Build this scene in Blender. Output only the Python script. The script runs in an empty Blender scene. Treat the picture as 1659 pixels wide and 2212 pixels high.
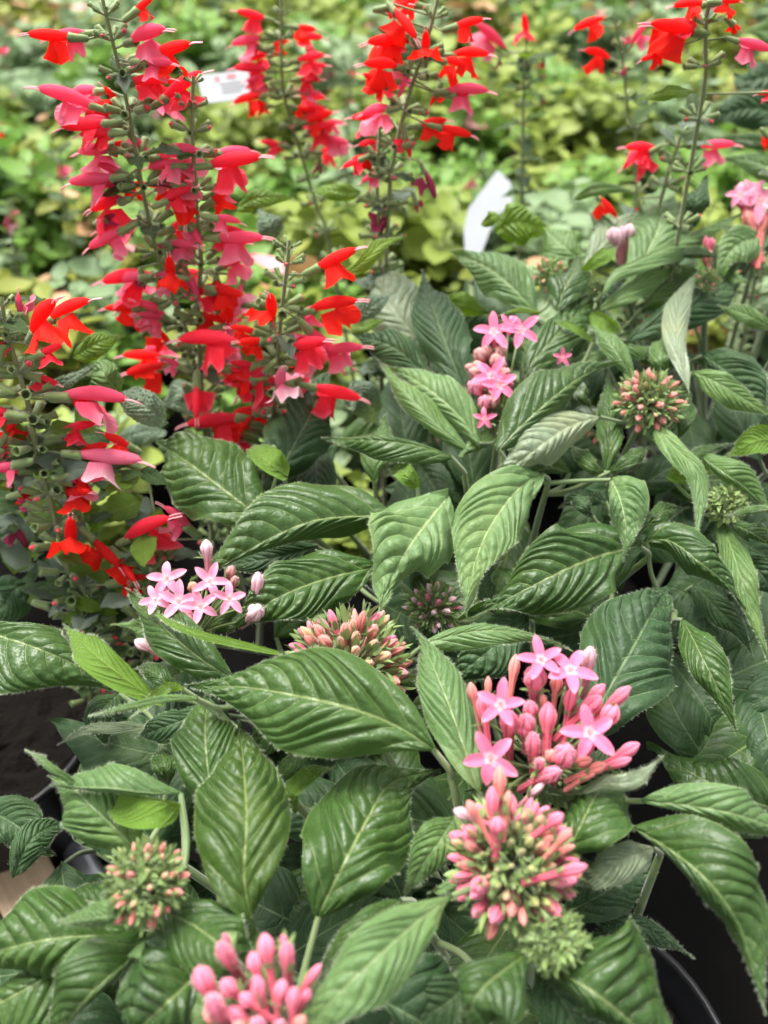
import bpy, math, random
import numpy as np
from mathutils import Vector, Matrix
R = math.radians
random.seed(7); rng = np.random.default_rng(7)
sc = bpy.context.scene

# ---------------------------------------------------------------- camera, sky, sun, exposure
PITCH = R(42.0); CAMZ = 0.75
FPX = 2212 / 2 / math.tan(R(30.0))          # focal length in units of the 1659 x 2212 layout sheet
cam_data = bpy.data.cameras.new('camera')
cam_data.sensor_fit = 'VERTICAL'; cam_data.sensor_height = 36.0
cam_data.lens = 18.0 / math.tan(R(30.0))
cam_data.clip_start = 0.02; cam_data.clip_end = 500
cam_data.dof.use_dof = True
cam_data.dof.focus_distance = 0.45
cam_data.dof.aperture_fstop = cam_data.lens / 5.2
cam = bpy.data.objects.new('camera', cam_data); sc.collection.objects.link(cam)
cam.location = (0, 0, CAMZ); cam.rotation_euler = (math.pi / 2 - PITCH, 0, 0)
sc.camera = cam

SUN_EL, SUN_AZ = R(69), R(-32)               # azimuth clockwise from +Y
world = bpy.data.worlds.new('World'); sc.world = world; world.use_nodes = True
wn, wl_ = world.node_tree.nodes, world.node_tree.links
wn.clear()
sky = wn.new('ShaderNodeTexSky'); sky.sky_type = 'NISHITA'; sky.sun_disc = False
sky.sun_elevation = SUN_EL; sky.sun_rotation = SUN_AZ
sky.air_density = 1.0; sky.dust_density = 4.0; sky.ozone_density = 1.0
hs = wn.new('ShaderNodeHueSaturation'); hs.inputs['Saturation'].default_value = 0.10   # thin overcast
bg = wn.new('ShaderNodeBackground'); bg.inputs['Strength'].default_value = 0.08
out = wn.new('ShaderNodeOutputWorld')
wl_.new(sky.outputs[0], hs.inputs['Color']); wl_.new(hs.outputs[0], bg.inputs[0]); wl_.new(bg.outputs[0], out.inputs[0])
sun_d = bpy.data.lights.new('sun', 'SUN'); sun_d.energy = 1.5; sun_d.angle = R(28); sun_d.color = (1, 0.96, 0.9)
sun = bpy.data.objects.new('sun', sun_d); sc.collection.objects.link(sun)
sdir = Vector((math.sin(SUN_AZ) * math.cos(SUN_EL), math.cos(SUN_AZ) * math.cos(SUN_EL), math.sin(SUN_EL)))
sun.rotation_euler = sdir.to_track_quat('Z', 'Y').to_euler(); sun.location = sdir * 5
sc.view_settings.view_transform = 'Standard'; sc.view_settings.look = 'None'
sc.view_settings.gamma = 1; sc.view_settings.use_curve_mapping = False
sc.view_settings.exposure = 2.1
sc.cycles.use_denoising = True; sc.cycles.use_adaptive_sampling = True; sc.cycles.adaptive_threshold = 0.03
sc.cycles.max_bounces = 6; sc.cycles.diffuse_bounces = 3; sc.cycles.glossy_bounces = 2; sc.cycles.transmission_bounces = 3; sc.cycles.transparent_max_bounces = 6

# ---------------------------------------------------------------- layout helpers
SP, CP = math.sin(PITCH), math.cos(PITCH)
CAM = np.array([0, 0, CAMZ]); FWD = np.array([0, CP, -SP]); UPV = np.array([0, SP, CP]); RGT = np.array([1.0, 0, 0])
WUP = np.array([0, 0, 1.0])
TILE = {'F': (0, 0, 1), 'A': (0, 0, 2), 'B': (829.5, 0, 2), 'C': (0, 531, 2), 'D': (829.5, 531, 2), 'E': (0, 1095, 2), 'G': (829.5, 1095, 2),
        'H': (0, 1614.6, 2), 'I': (829.5, 1614.6, 2)}
for i, c in enumerate('abc'):
    for j, y0 in enumerate((442.6, 884.6, 1327.2, 1769.8)):
        TILE[c + str(j + 1)] = (552.9 * i, y0, 3)
def FX(t, x, y):
    ox, oy, s = TILE[t]; return ox + x / s, oy + y / s
def P(fx, fy, d):
    return CAM + d * (FWD + UPV * ((1106 - fy) / FPX) + RGT * ((fx - 829.5) / FPX))
def D0(fy):                                   # depth of the pentas canopy along the view axis
    y = (1106 - fy) / FPX
    if y < 0: return 0.33 / (SP - y * CP)
    return 0.4932 / (1 - 0.75 * y)
def DH(fy, h):                                # depth of a point at horizontal distance h in front of the camera
    y = (1106 - fy) / FPX; return h / (CP + y * SP)
def unit(v): return v / max(1e-9, np.linalg.norm(v))

def link(o, parent=None, loc=None):
    sc.collection.objects.link(o)
    if parent is not None: o.parent = parent
    return o
def tag(o, label=None, cat=None, group=None, kind=None):
    for k, v in (('label', label), ('category', cat), ('group', group), ('kind', kind)):
        if v: o[k] = v
    return o
def empty(name, loc, label, cat, group=None):
    o = bpy.data.objects.new(name, None); o.empty_display_size = 0.02
    o.location = Vector(loc); link(o); return tag(o, label, cat, group)
def mesh_from(name, V, Fc, mats, uv=None, uv2=None, fm=None, smooth=True):
    me = bpy.data.meshes.new(name)
    me.from_pydata([tuple(v) for v in V], [], [tuple(f) for f in Fc])
    for m in mats: me.materials.append(m)
    li = None
    if uv is not None or uv2 is not None:
        li = np.zeros(len(me.loops), dtype=np.int32); me.loops.foreach_get('vertex_index', li)
    for nm, arr in (('UVMap', uv), ('vein', uv2)):
        if arr is not None:
            l = me.uv_layers.new(name=nm); a = np.asarray(arr, dtype=np.float32)[li].ravel()
            l.data.foreach_set('uv', a)
    if fm is not None: me.polygons.foreach_set('material_index', np.asarray(fm, dtype=np.int32))
    if smooth: me.polygons.foreach_set('use_smooth', np.ones(len(me.polygons), dtype=bool))
    me.update(); return me
def child(name, me, parent, M=None):
    o = bpy.data.objects.new(name, me); link(o, parent)
    if M is not None:                          # M is a world matrix
        b = parent; inv = Matrix.Identity(4)
        chain = []
        while b is not None: chain.append(b); b = b.parent
        W = Matrix.Identity(4)
        for b in reversed(chain): W = W @ b.matrix_basis
        o.matrix_basis = W.inverted() @ M
    return o
def frame(x, z, loc, s):                       # world matrix with +X along x and +Z near z
    x = unit(np.asarray(x, float)); z = np.asarray(z, float); z = unit(z - x * z.dot(x)); y = np.cross(z, x)
    s = (s, s, s) if np.isscalar(s) else s
    m = Matrix(((x[0] * s[0], y[0] * s[1], z[0] * s[2], loc[0]), (x[1] * s[0], y[1] * s[1], z[1] * s[2], loc[1]),
                (x[2] * s[0], y[2] * s[1], z[2] * s[2], loc[2]), (0, 0, 0, 1)))
    return m
def catmull(pts, n):
    p = np.asarray(pts, float)
    if len(p) == 2: p = np.array([p[0], (p[0] + p[1]) / 2, p[1]])
    e = np.vstack([2 * p[0] - p[1], p, 2 * p[-1] - p[-2]])
    o = []
    for i in range(len(p) - 1):
        a, b, c, d = e[i:i + 4]
        for t in np.linspace(0, 1, 24, endpoint=False):
            o.append(0.5 * (2 * b + (c - a) * t + (2 * a - 5 * b + 4 * c - d) * t * t + (3 * b - a - 3 * c + d) * t ** 3))
    o.append(p[-1]); o = np.array(o)
    s = np.concatenate([[0], np.cumsum(np.linalg.norm(np.diff(o, axis=0), axis=1))])
    u = np.linspace(0, s[-1], n)
    return np.stack([np.interp(u, s, o[:, k]) for k in range(3)], 1), s[-1]
class MB:                                      # collects tubes and small blades into one mesh
    def __init__(s): s.V = []; s.F = []; s.UV = []; s.M = []
    def add(s, V, F, uv=None, m=0):
        o = len(s.V); s.V.extend(map(tuple, V)); s.F.extend(tuple(i + o for i in f) for f in F); s.M.extend([m] * len(F))
        s.UV.extend([(0, 0)] * len(V) if uv is None else uv)
    def tube(s, pts, r0, r1, seg=6, m=0, n=None, cap=True):
        c, L = catmull(pts, n or max(3, 3 * len(pts)))
        V = []; uv = []; T = np.gradient(c, axis=0); a = unit(np.cross(T[0], [0.31, 0.5, 0.8]))
        for i in range(len(c)):
            t = unit(T[i]); a = unit(a - t * a.dot(t)); b = np.cross(t, a); k = i / (len(c) - 1); r = r0 + (r1 - r0) * k
            for j in range(seg):
                w = 2 * math.pi * j / seg; V.append(c[i] + r * (math.cos(w) * a + math.sin(w) * b)); uv.append((k, j / seg))
        F = [(i * seg + j, i * seg + (j + 1) % seg, (i + 1) * seg + (j + 1) % seg, (i + 1) * seg + j) for i in range(len(c) - 1) for j in range(seg)]
        if cap: F.append(tuple(range((len(c) - 1) * seg, len(c) * seg)))
        s.add(V, F, uv, m)
    def blade(s, p, d, nrm, L, w, curl=0.0, m=0, n=4):
        d = unit(d); nrm = unit(nrm - d * np.dot(nrm, d)); y = np.cross(nrm, d); V = []; uv = []
        for i in range(n + 1):
            k = i / n; ww = w * (math.sin(math.pi * min(1, k * 0.86 + 0.12)) ** 0.8) if i < n else 0.0
            c = p + d * L * k - nrm * curl * L * k * k
            V += [c - y * ww, c - nrm * ww * 0.35, c + y * ww]; uv += [(k, 0), (k, .5), (k, 1)]
        F = []
        for i in range(n):
            for j in range(2): F.append((i * 3 + j, i * 3 + j + 1, i * 3 + 4 + j, i * 3 + 3 + j))
        s.add(V, F, uv, m)
    def mesh(s, name, mats): return mesh_from(name, s.V, s.F, mats, uv=s.UV, fm=s.M)

# ---------------------------------------------------------------- materials
def mat(name):
    m = bpy.data.materials.new(name); m.use_nodes = True; n = m.node_tree.nodes; n.clear()
    return m, n, m.node_tree.links
def nd(n, t, **kw):
    x = n.new(t)
    for k, v in kw.items():
        if k in x.bl_rna.properties: setattr(x, k, v)
        else: x.inputs[k].default_value = v
    return x
def math_(n, l, op, a, b=None, clamp=False):
    x = n.new('ShaderNodeMath'); x.operation = op; x.use_clamp = clamp
    for i, v in enumerate((a, b)):
        if v is None: continue
        if isinstance(v, (int, float)): x.inputs[i].default_value = v
        else: l.new(v, x.inputs[i])
    return x.outputs[0]
def mix_(n, l, f, a, b):
    x = n.new('ShaderNodeMix'); x.data_type = 'RGBA'
    for s, v in ((x.inputs['Factor'], f), (x.inputs['A'], a), (x.inputs['B'], b)):
        if isinstance(v, (int, float)): s.default_value = v
        elif isinstance(v, (tuple, list)): s.default_value = (*v, 1)
        else: l.new(v, s)
    return x.outputs['Result']
def ramp_(n, l, f, a, b):
    x = n.new('ShaderNodeMapRange'); x.inputs['From Min'].default_value = a; x.inputs['From Max'].default_value = b
    x.interpolation_type = 'SMOOTHSTEP'; l.new(f, x.inputs['Value']); return x.outputs['Result']
def leaf_material(name, c0, c1, vein, under, rough=0.40, sheen=0.05, trans=0.27, crinkle=0.15, bumpd=0.0009, ucol=None, spec=0.55):
    m, n, l = mat(name)
    uvn = nd(n, 'ShaderNodeUVMap', uv_map='UVMap'); vn = nd(n, 'ShaderNodeUVMap', uv_map='vein')
    s1 = n.new('ShaderNodeSeparateXYZ'); l.new(vn.outputs[0], s1.inputs[0])
    s0 = n.new('ShaderNodeSeparateXYZ'); l.new(uvn.outputs[0], s0.inputs[0])
    a = s1.outputs['Y']
    fr = math_(n, l, 'FRACT', s1.outputs['X']); dv = math_(n, l, 'ABSOLUTE', math_(n, l, 'SUBTRACT', fr, 0.5)); dv = math_(n, l, 'SUBTRACT', 0.5, dv)
    veinmask = math_(n, l, 'SUBTRACT', 1.0, ramp_(n, l, dv, 0.015, 0.075)); veinmask = math_(n, l, 'MULTIPLY', veinmask, ramp_(n, l, math_(n, l, 'SUBTRACT', 1.0, a), 0.04, 0.35))
    wid = math_(n, l, 'SUBTRACT', 0.046, math_(n, l, 'MULTIPLY', s0.outputs['X'], 0.024))
    rib = math_(n, l, 'SUBTRACT', 1.0, ramp_(n, l, math_(n, l, 'DIVIDE', a, wid), 0.55, 1.0))
    tc = n.new('ShaderNodeTexCoord'); oi = n.new('ShaderNodeObjectInfo')
    no = nd(n, 'ShaderNodeTexNoise', Scale=70.0, Detail=4.0); l.new(tc.outputs['Object'], no.inputs['Vector'])
    no2 = nd(n, 'ShaderNodeTexNoise', Scale=420.0, Detail=3.0); l.new(tc.outputs['Object'], no2.inputs['Vector'])
    vo = nd(n, 'ShaderNodeTexVoronoi', Scale=240.0, feature='DISTANCE_TO_EDGE'); l.new(tc.outputs['Object'], vo.inputs['Vector'])
    net = ramp_(n, l, vo.outputs['Distance'], 0.0, 0.22)
    f = math_(n, l, 'ADD', math_(n, l, 'MULTIPLY', no.outputs['Fac'], 0.7), math_(n, l, 'SUBTRACT', math_(n, l, 'MULTIPLY', oi.outputs['Random'], 0.7), 0.2), clamp=True)
    col = mix_(n, l, f, c0, c1)
    col = mix_(n, l, math_(n, l, 'MULTIPLY', math_(n, l, 'SUBTRACT', 1.0, net), 0.10), col, tuple(x * 1.6 for x in c1))
    col = mix_(n, l, math_(n, l, 'MULTIPLY', veinmask, 0.28), col, vein)
    col = mix_(n, l, math_(n, l, 'MULTIPLY', rib, 0.62), col, vein)
    ed = ramp_(n, l, a, 0.955, 1.0); col = mix_(n, l, math_(n, l, 'MULTIPLY', ed, 0.35), col, vein)
    sp = nd(n, 'ShaderNodeTexVoronoi', Scale=55.0); l.new(tc.outputs['Object'], sp.inputs['Vector'])
    no3 = nd(n, 'ShaderNodeTexNoise', Scale=24.0, Detail=3.0); l.new(tc.outputs['Object'], no3.inputs['Vector'])
    spot = math_(n, l, 'MULTIPLY', math_(n, l, 'SUBTRACT', 1.0, ramp_(n, l, sp.outputs['Distance'], 0.03, 0.10)), ramp_(n, l, no3.outputs['Fac'], 0.56, 0.66))
    col = mix_(n, l, math_(n, l, 'MULTIPLY', spot, 0.6), col, (0.22, 0.20, 0.09))
    col = mix_(n, l, math_(n, l, 'MULTIPLY', ramp_(n, l, no3.outputs['Fac'], 0.5, 0.75), 0.35), col, tuple((c1[0] * 1.7, c1[1] * 1.35, c1[2])))
    uc = mix_(n, l, no.outputs['Fac'], under, tuple(x * 1.25 for x in under))
    uc = mix_(n, l, math_(n, l, 'MULTIPLY', math_(n, l, 'MAXIMUM', veinmask, rib), 0.55), uc, vein)
    geo = n.new('ShaderNodeNewGeometry')
    col = mix_(n, l, geo.outputs['Backfacing'], col, uc)
    h = math_(n, l, 'ADD', math_(n, l, 'MULTIPLY', veinmask, -0.5), math_(n, l, 'MULTIPLY', net, crinkle))
    h = math_(n, l, 'ADD', h, math_(n, l, 'MULTIPLY', no2.outputs['Fac'], 0.6))
    h = math_(n, l, 'ADD', h, math_(n, l, 'MULTIPLY', rib, -0.5))
    bp = nd(n, 'ShaderNodeBump', Strength=0.8, Distance=bumpd); l.new(h, bp.inputs['Height'])
    pr = n.new('ShaderNodeBsdfPrincipled')
    l.new(col, pr.inputs['Base Color']); l.new(bp.outputs[0], pr.inputs['Normal'])
    rg = math_(n, l, 'ADD', math_(n, l, 'MULTIPLY', math_(n, l, 'ADD', no2.outputs['Fac'], no3.outputs['Fac']), 0.22), rough - 0.20)
    rg = math_(n, l, 'ADD', rg, math_(n, l, 'MULTIPLY', geo.outputs['Backfacing'], 0.3), clamp=True); l.new(rg, pr.inputs['Roughness'])
    pr.inputs['Specular IOR Level'].default_value = spec
    pr.inputs['Sheen Weight'].default_value = sheen; pr.inputs['Sheen Roughness'].default_value = 0.45; pr.inputs['Sheen Tint'].default_value = (0.85, 1, 0.88, 1)
    tr = n.new('ShaderNodeBsdfTranslucent'); tcol = mix_(n, l, 0.5, col, tuple((c1[0] * 2.0, c1[1] * 1.9, c1[2] * 0.5))); l.new(tcol, tr.inputs['Color'])
    mx = n.new('ShaderNodeMixShader'); mx.inputs[0].default_value = trans
    l.new(pr.outputs[0], mx.inputs[1]); l.new(tr.outputs[0], mx.inputs[2])
    o = n.new('ShaderNodeOutputMaterial'); l.new(mx.outputs[0], o.inputs[0]); return m
LM = {
 'g': leaf_material('leaf_green', (0.022, 0.060, 0.009), (0.052, 0.114, 0.019), (0.28, 0.36, 0.13), (0.09, 0.17, 0.045)),
 'p': leaf_material('leaf_greyed', (0.058, 0.124, 0.026), (0.116, 0.210, 0.054), (0.36, 0.46, 0.24), (0.14, 0.22, 0.09), rough=0.48, sheen=0.10, spec=0.5),
 'q': leaf_material('leaf_pale_green', (0.074, 0.150, 0.042), (0.136, 0.236, 0.078), (0.42, 0.52, 0.24), (0.15, 0.24, 0.09), rough=0.48, sheen=0.10, spec=0.5),
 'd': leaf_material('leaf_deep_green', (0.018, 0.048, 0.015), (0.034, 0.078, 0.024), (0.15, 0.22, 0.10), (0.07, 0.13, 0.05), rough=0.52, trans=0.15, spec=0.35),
 'y': leaf_material('leaf_young', (0.080, 0.165, 0.010), (0.145, 0.255, 0.016), (0.30, 0.40, 0.08), (0.090, 0.180, 0.012), rough=0.5, trans=0.35),
 'yu': leaf_material('leaf_backlit', (0.030, 0.074, 0.008), (0.060, 0.116, 0.012), (0.24, 0.31, 0.09), (0.050, 0.115, 0.018), rough=0.46, trans=0.3),
 's': leaf_material('leaf_salvia', (0.085, 0.150, 0.080), (0.140, 0.215, 0.120), (0.30, 0.38, 0.22), (0.16, 0.24, 0.12), rough=0.6, sheen=0.5, crinkle=1.0, bumpd=0.002),
 'o': leaf_material('leaf_silvery', (0.17, 0.23, 0.13), (0.24, 0.30, 0.19), (0.40, 0.44, 0.26), (0.16, 0.24, 0.10), rough=0.4, sheen=0.15),
}
def simple(name, c, rough=0.5, c2=None, scale=300, trans=0.0, tcol=None, sheen=0.0, bump=0.0, spec=0.5):
    m, n, l = mat(name); pr = n.new('ShaderNodeBsdfPrincipled'); pr.inputs['Roughness'].default_value = rough
    pr.inputs['Specular IOR Level'].default_value = spec; pr.inputs['Sheen Weight'].default_value = sheen
    tc = n.new('ShaderNodeTexCoord'); no = nd(n, 'ShaderNodeTexNoise', Scale=float(scale), Detail=4.0); l.new(tc.outputs['Object'], no.inputs['Vector'])
    oi = n.new('ShaderNodeObjectInfo')
    f = math_(n, l, 'ADD', math_(n, l, 'MULTIPLY', no.outputs['Fac'], 0.6), math_(n, l, 'MULTIPLY', oi.outputs['Random'], 0.4), clamp=True)
    col = mix_(n, l, f, c, c2 or tuple(x * 1.35 for x in c)); l.new(col, pr.inputs['Base Color'])
    if bump:
        bp = nd(n, 'ShaderNodeBump', Strength=0.7, Distance=bump); l.new(no.outputs['Fac'], bp.inputs['Height']); l.new(bp.outputs[0], pr.inputs['Normal'])
    o = n.new('ShaderNodeOutputMaterial')
    if trans:
        tr = n.new('ShaderNodeBsdfTranslucent'); l.new(col, tr.inputs['Color']); mx = n.new('ShaderNodeMixShader'); mx.inputs[0].default_value = trans
        l.new(pr.outputs[0], mx.inputs[1]); l.new(tr.outputs[0], mx.inputs[2]); l.new(mx.outputs[0], o.inputs[0])
    else: l.new(pr.outputs[0], o.inputs[0])
    return m
def petal_material(name, stops, rough=0.6, trans=0.3, axis='X', streak=0.12, bumpd=0.0006, sheen=0.0, seam=0.0):
    """colour runs along the petal's own length (UV)"""
    m, n, l = mat(name); uvn = nd(n, 'ShaderNodeUVMap', uv_map='UVMap'); s = n.new('ShaderNodeSeparateXYZ'); l.new(uvn.outputs[0], s.inputs[0])
    tc = n.new('ShaderNodeTexCoord'); no = nd(n, 'ShaderNodeTexNoise', Scale=3.0, Detail=4.0); l.new(tc.outputs['Object'], no.inputs['Vector'])
    oi = n.new('ShaderNodeObjectInfo')
    cr = n.new('ShaderNodeValToRGB'); els = cr.color_ramp.elements
    while len(els) < len(stops): els.new(0.5)
    for e, (p, c) in zip(els, stops): e.position = p; e.color = (*c, 1)
    f = math_(n, l, 'ADD', s.outputs[axis], math_(n, l, 'MULTIPLY', math_(n, l, 'SUBTRACT', no.outputs['Fac'], 0.5), 0.25), clamp=True); l.new(f, cr.inputs[0])
    wv = nd(n, 'ShaderNodeTexWave', Scale=9.0, Distortion=3.0, Detail=2.0); wv.bands_direction = 'Y'; l.new(uvn.outputs[0], wv.inputs['Vector'])
    hv = n.new('ShaderNodeHueSaturation'); l.new(cr.outputs[0], hv.inputs['Color'])
    val = math_(n, l, 'ADD', 0.86, math_(n, l, 'MULTIPLY', oi.outputs['Random'], 0.22)); val = math_(n, l, 'ADD', val, math_(n, l, 'MULTIPLY', wv.outputs['Fac'], streak * 0.5)); l.new(val, hv.inputs['Value'])
    if seam:
        sv = math_(n, l, 'ABSOLUTE', math_(n, l, 'COSINE', math_(n, l, 'MULTIPLY', s.outputs['Y'], 5 * math.pi))); sv = ramp_(n, l, sv, 0.0, 0.5)
        val = math_(n, l, 'MULTIPLY', val, math_(n, l, 'ADD', 1 - seam, math_(n, l, 'MULTIPLY', sv, seam))); l.new(val, hv.inputs['Value'])
    pr = n.new('ShaderNodeBsdfPrincipled'); l.new(hv.outputs[0], pr.inputs['Base Color']); pr.inputs['Roughness'].default_value = rough
    pr.inputs['Sheen Weight'].default_value = sheen; pr.inputs['Specular IOR Level'].default_value = 0.16
    bp = nd(n, 'ShaderNodeBump', Strength=0.25, Distance=0.03); l.new(wv.outputs['Fac'], bp.inputs['Height']); l.new(bp.outputs[0], pr.inputs['Normal'])
    tr = n.new('ShaderNodeBsdfTranslucent'); l.new(hv.outputs[0], tr.inputs['Color']); mx = n.new('ShaderNodeMixShader'); mx.inputs[0].default_value = trans
    l.new(pr.outputs[0], mx.inputs[1]); l.new(tr.outputs[0], mx.inputs[2]); o = n.new('ShaderNodeOutputMaterial'); l.new(mx.outputs[0], o.inputs[0]); return m
M_hair = simple('leaf_hair', (0.55, 0.62, 0.45), 0.5, trans=0.5)
M_phair = simple('bud_hair', (0.85, 0.62, 0.62), 0.5, trans=0.5)
M_stem = simple('stem_green', (0.10, 0.17, 0.05), 0.55, (0.20, 0.26, 0.10), 200, sheen=0.4)
M_calyx = simple('calyx_green', (0.11, 0.19, 0.045), 0.5, (0.26, 0.36, 0.11), 250, trans=0.15, sheen=0.3)
M_scalyx = simple('salvia_calyx', (0.12, 0.20, 0.05), 0.6, (0.24, 0.31, 0.10), 3, trans=0.1, sheen=0.4)
M_sstem = simple('salvia_stem', (0.12, 0.16, 0.05), 0.6, (0.21, 0.25, 0.09), 200, sheen=0.3)
STAR = petal_material('star_petal', [(0.0, (0.92, 0.70, 0.74)), (0.13, (0.86, 0.45, 0.52)), (0.26, (0.86, 0.19, 0.33)), (0.75, (0.88, 0.21, 0.37)), (1.0, (0.91, 0.38, 0.50))], trans=0.25)
STARP = petal_material('star_petal_pale', [(0.0, (0.95, 0.80, 0.82)), (0.15, (0.88, 0.52, 0.60)), (0.4, (0.86, 0.28, 0.44)), (1.0, (0.90, 0.44, 0.57))], trans=0.25)
BUD = {'k': petal_material('bud_pink', [(0.0, (0.62, 0.10, 0.15)), (0.45, (0.84, 0.16, 0.24)), (1.0, (0.89, 0.25, 0.38))], trans=0.15, seam=.5, sheen=.25),
       's': petal_material('bud_salmon', [(0.0, (0.62, 0.18, 0.15)), (0.5, (0.76, 0.23, 0.20)), (1.0, (0.82, 0.31, 0.27))], trans=0.15, seam=.5, sheen=.25),
       'c': petal_material('bud_cream', [(0.0, (0.42, 0.44, 0.14)), (0.5, (0.70, 0.45, 0.22)), (1.0, (0.80, 0.42, 0.30))], trans=0.15, seam=.5, sheen=.25),
       'n': petal_material('bud_green', [(0.0, (0.15, 0.24, 0.06)), (0.5, (0.30, 0.38, 0.10)), (1.0, (0.52, 0.50, 0.18))], trans=0.15, seam=.5, sheen=.25),
       'w': petal_material('bud_pale', [(0.0, (0.72, 0.25, 0.30)), (0.5, (0.86, 0.52, 0.58)), (1.0, (0.90, 0.62, 0.70))], trans=0.2, seam=.4, sheen=.25),
       'f': petal_material('bud_faded', [(0.0, (0.30, 0.16, 0.10)), (0.5, (0.55, 0.24, 0.22)), (1.0, (0.66, 0.36, 0.33))], trans=0.1, seam=.4)}
COR = {'r': petal_material('corolla_red', [(0.0, (0.97, 0.042, 0.045)), (0.45, (0.98, 0.024, 0.018)), (1.0, (0.99, 0.024, 0.008))], trans=0.5),
       'p': petal_material('corolla_pink', [(0.0, (0.96, 0.060, 0.115)), (0.5, (0.98, 0.032, 0.060)), (0.8, (0.98, 0.042, 0.080)), (1.0, (0.98, 0.16, 0.22))], trans=0.5),
       'm': petal_material('corolla_magenta', [(0.0, (0.96, 0.17, 0.30)), (0.5, (0.96, 0.105, 0.215)), (1.0, (0.97, 0.32, 0.43))], trans=0.5),
       'w': petal_material('corolla_pale', [(0.0, (0.84, 0.14, 0.24)), (0.5, (0.86, 0.22, 0.34)), (0.8, (0.90, 0.48, 0.56)), (1.0, (0.93, 0.66, 0.70))], trans=0.3),
       'd': petal_material('corolla_spent', [(0.0, (0.30, 0.03, 0.08)), (1.0, (0.42, 0.05, 0.12))], trans=0.1)}
M_stamen = simple('stamen_pink', (0.82, 0.34, 0.38), 0.5)
M_redbud = simple('red_bud', (0.55, 0.015, 0.04), 0.6, (0.75, 0.03, 0.06), 2, sheen=0.6)

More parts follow.
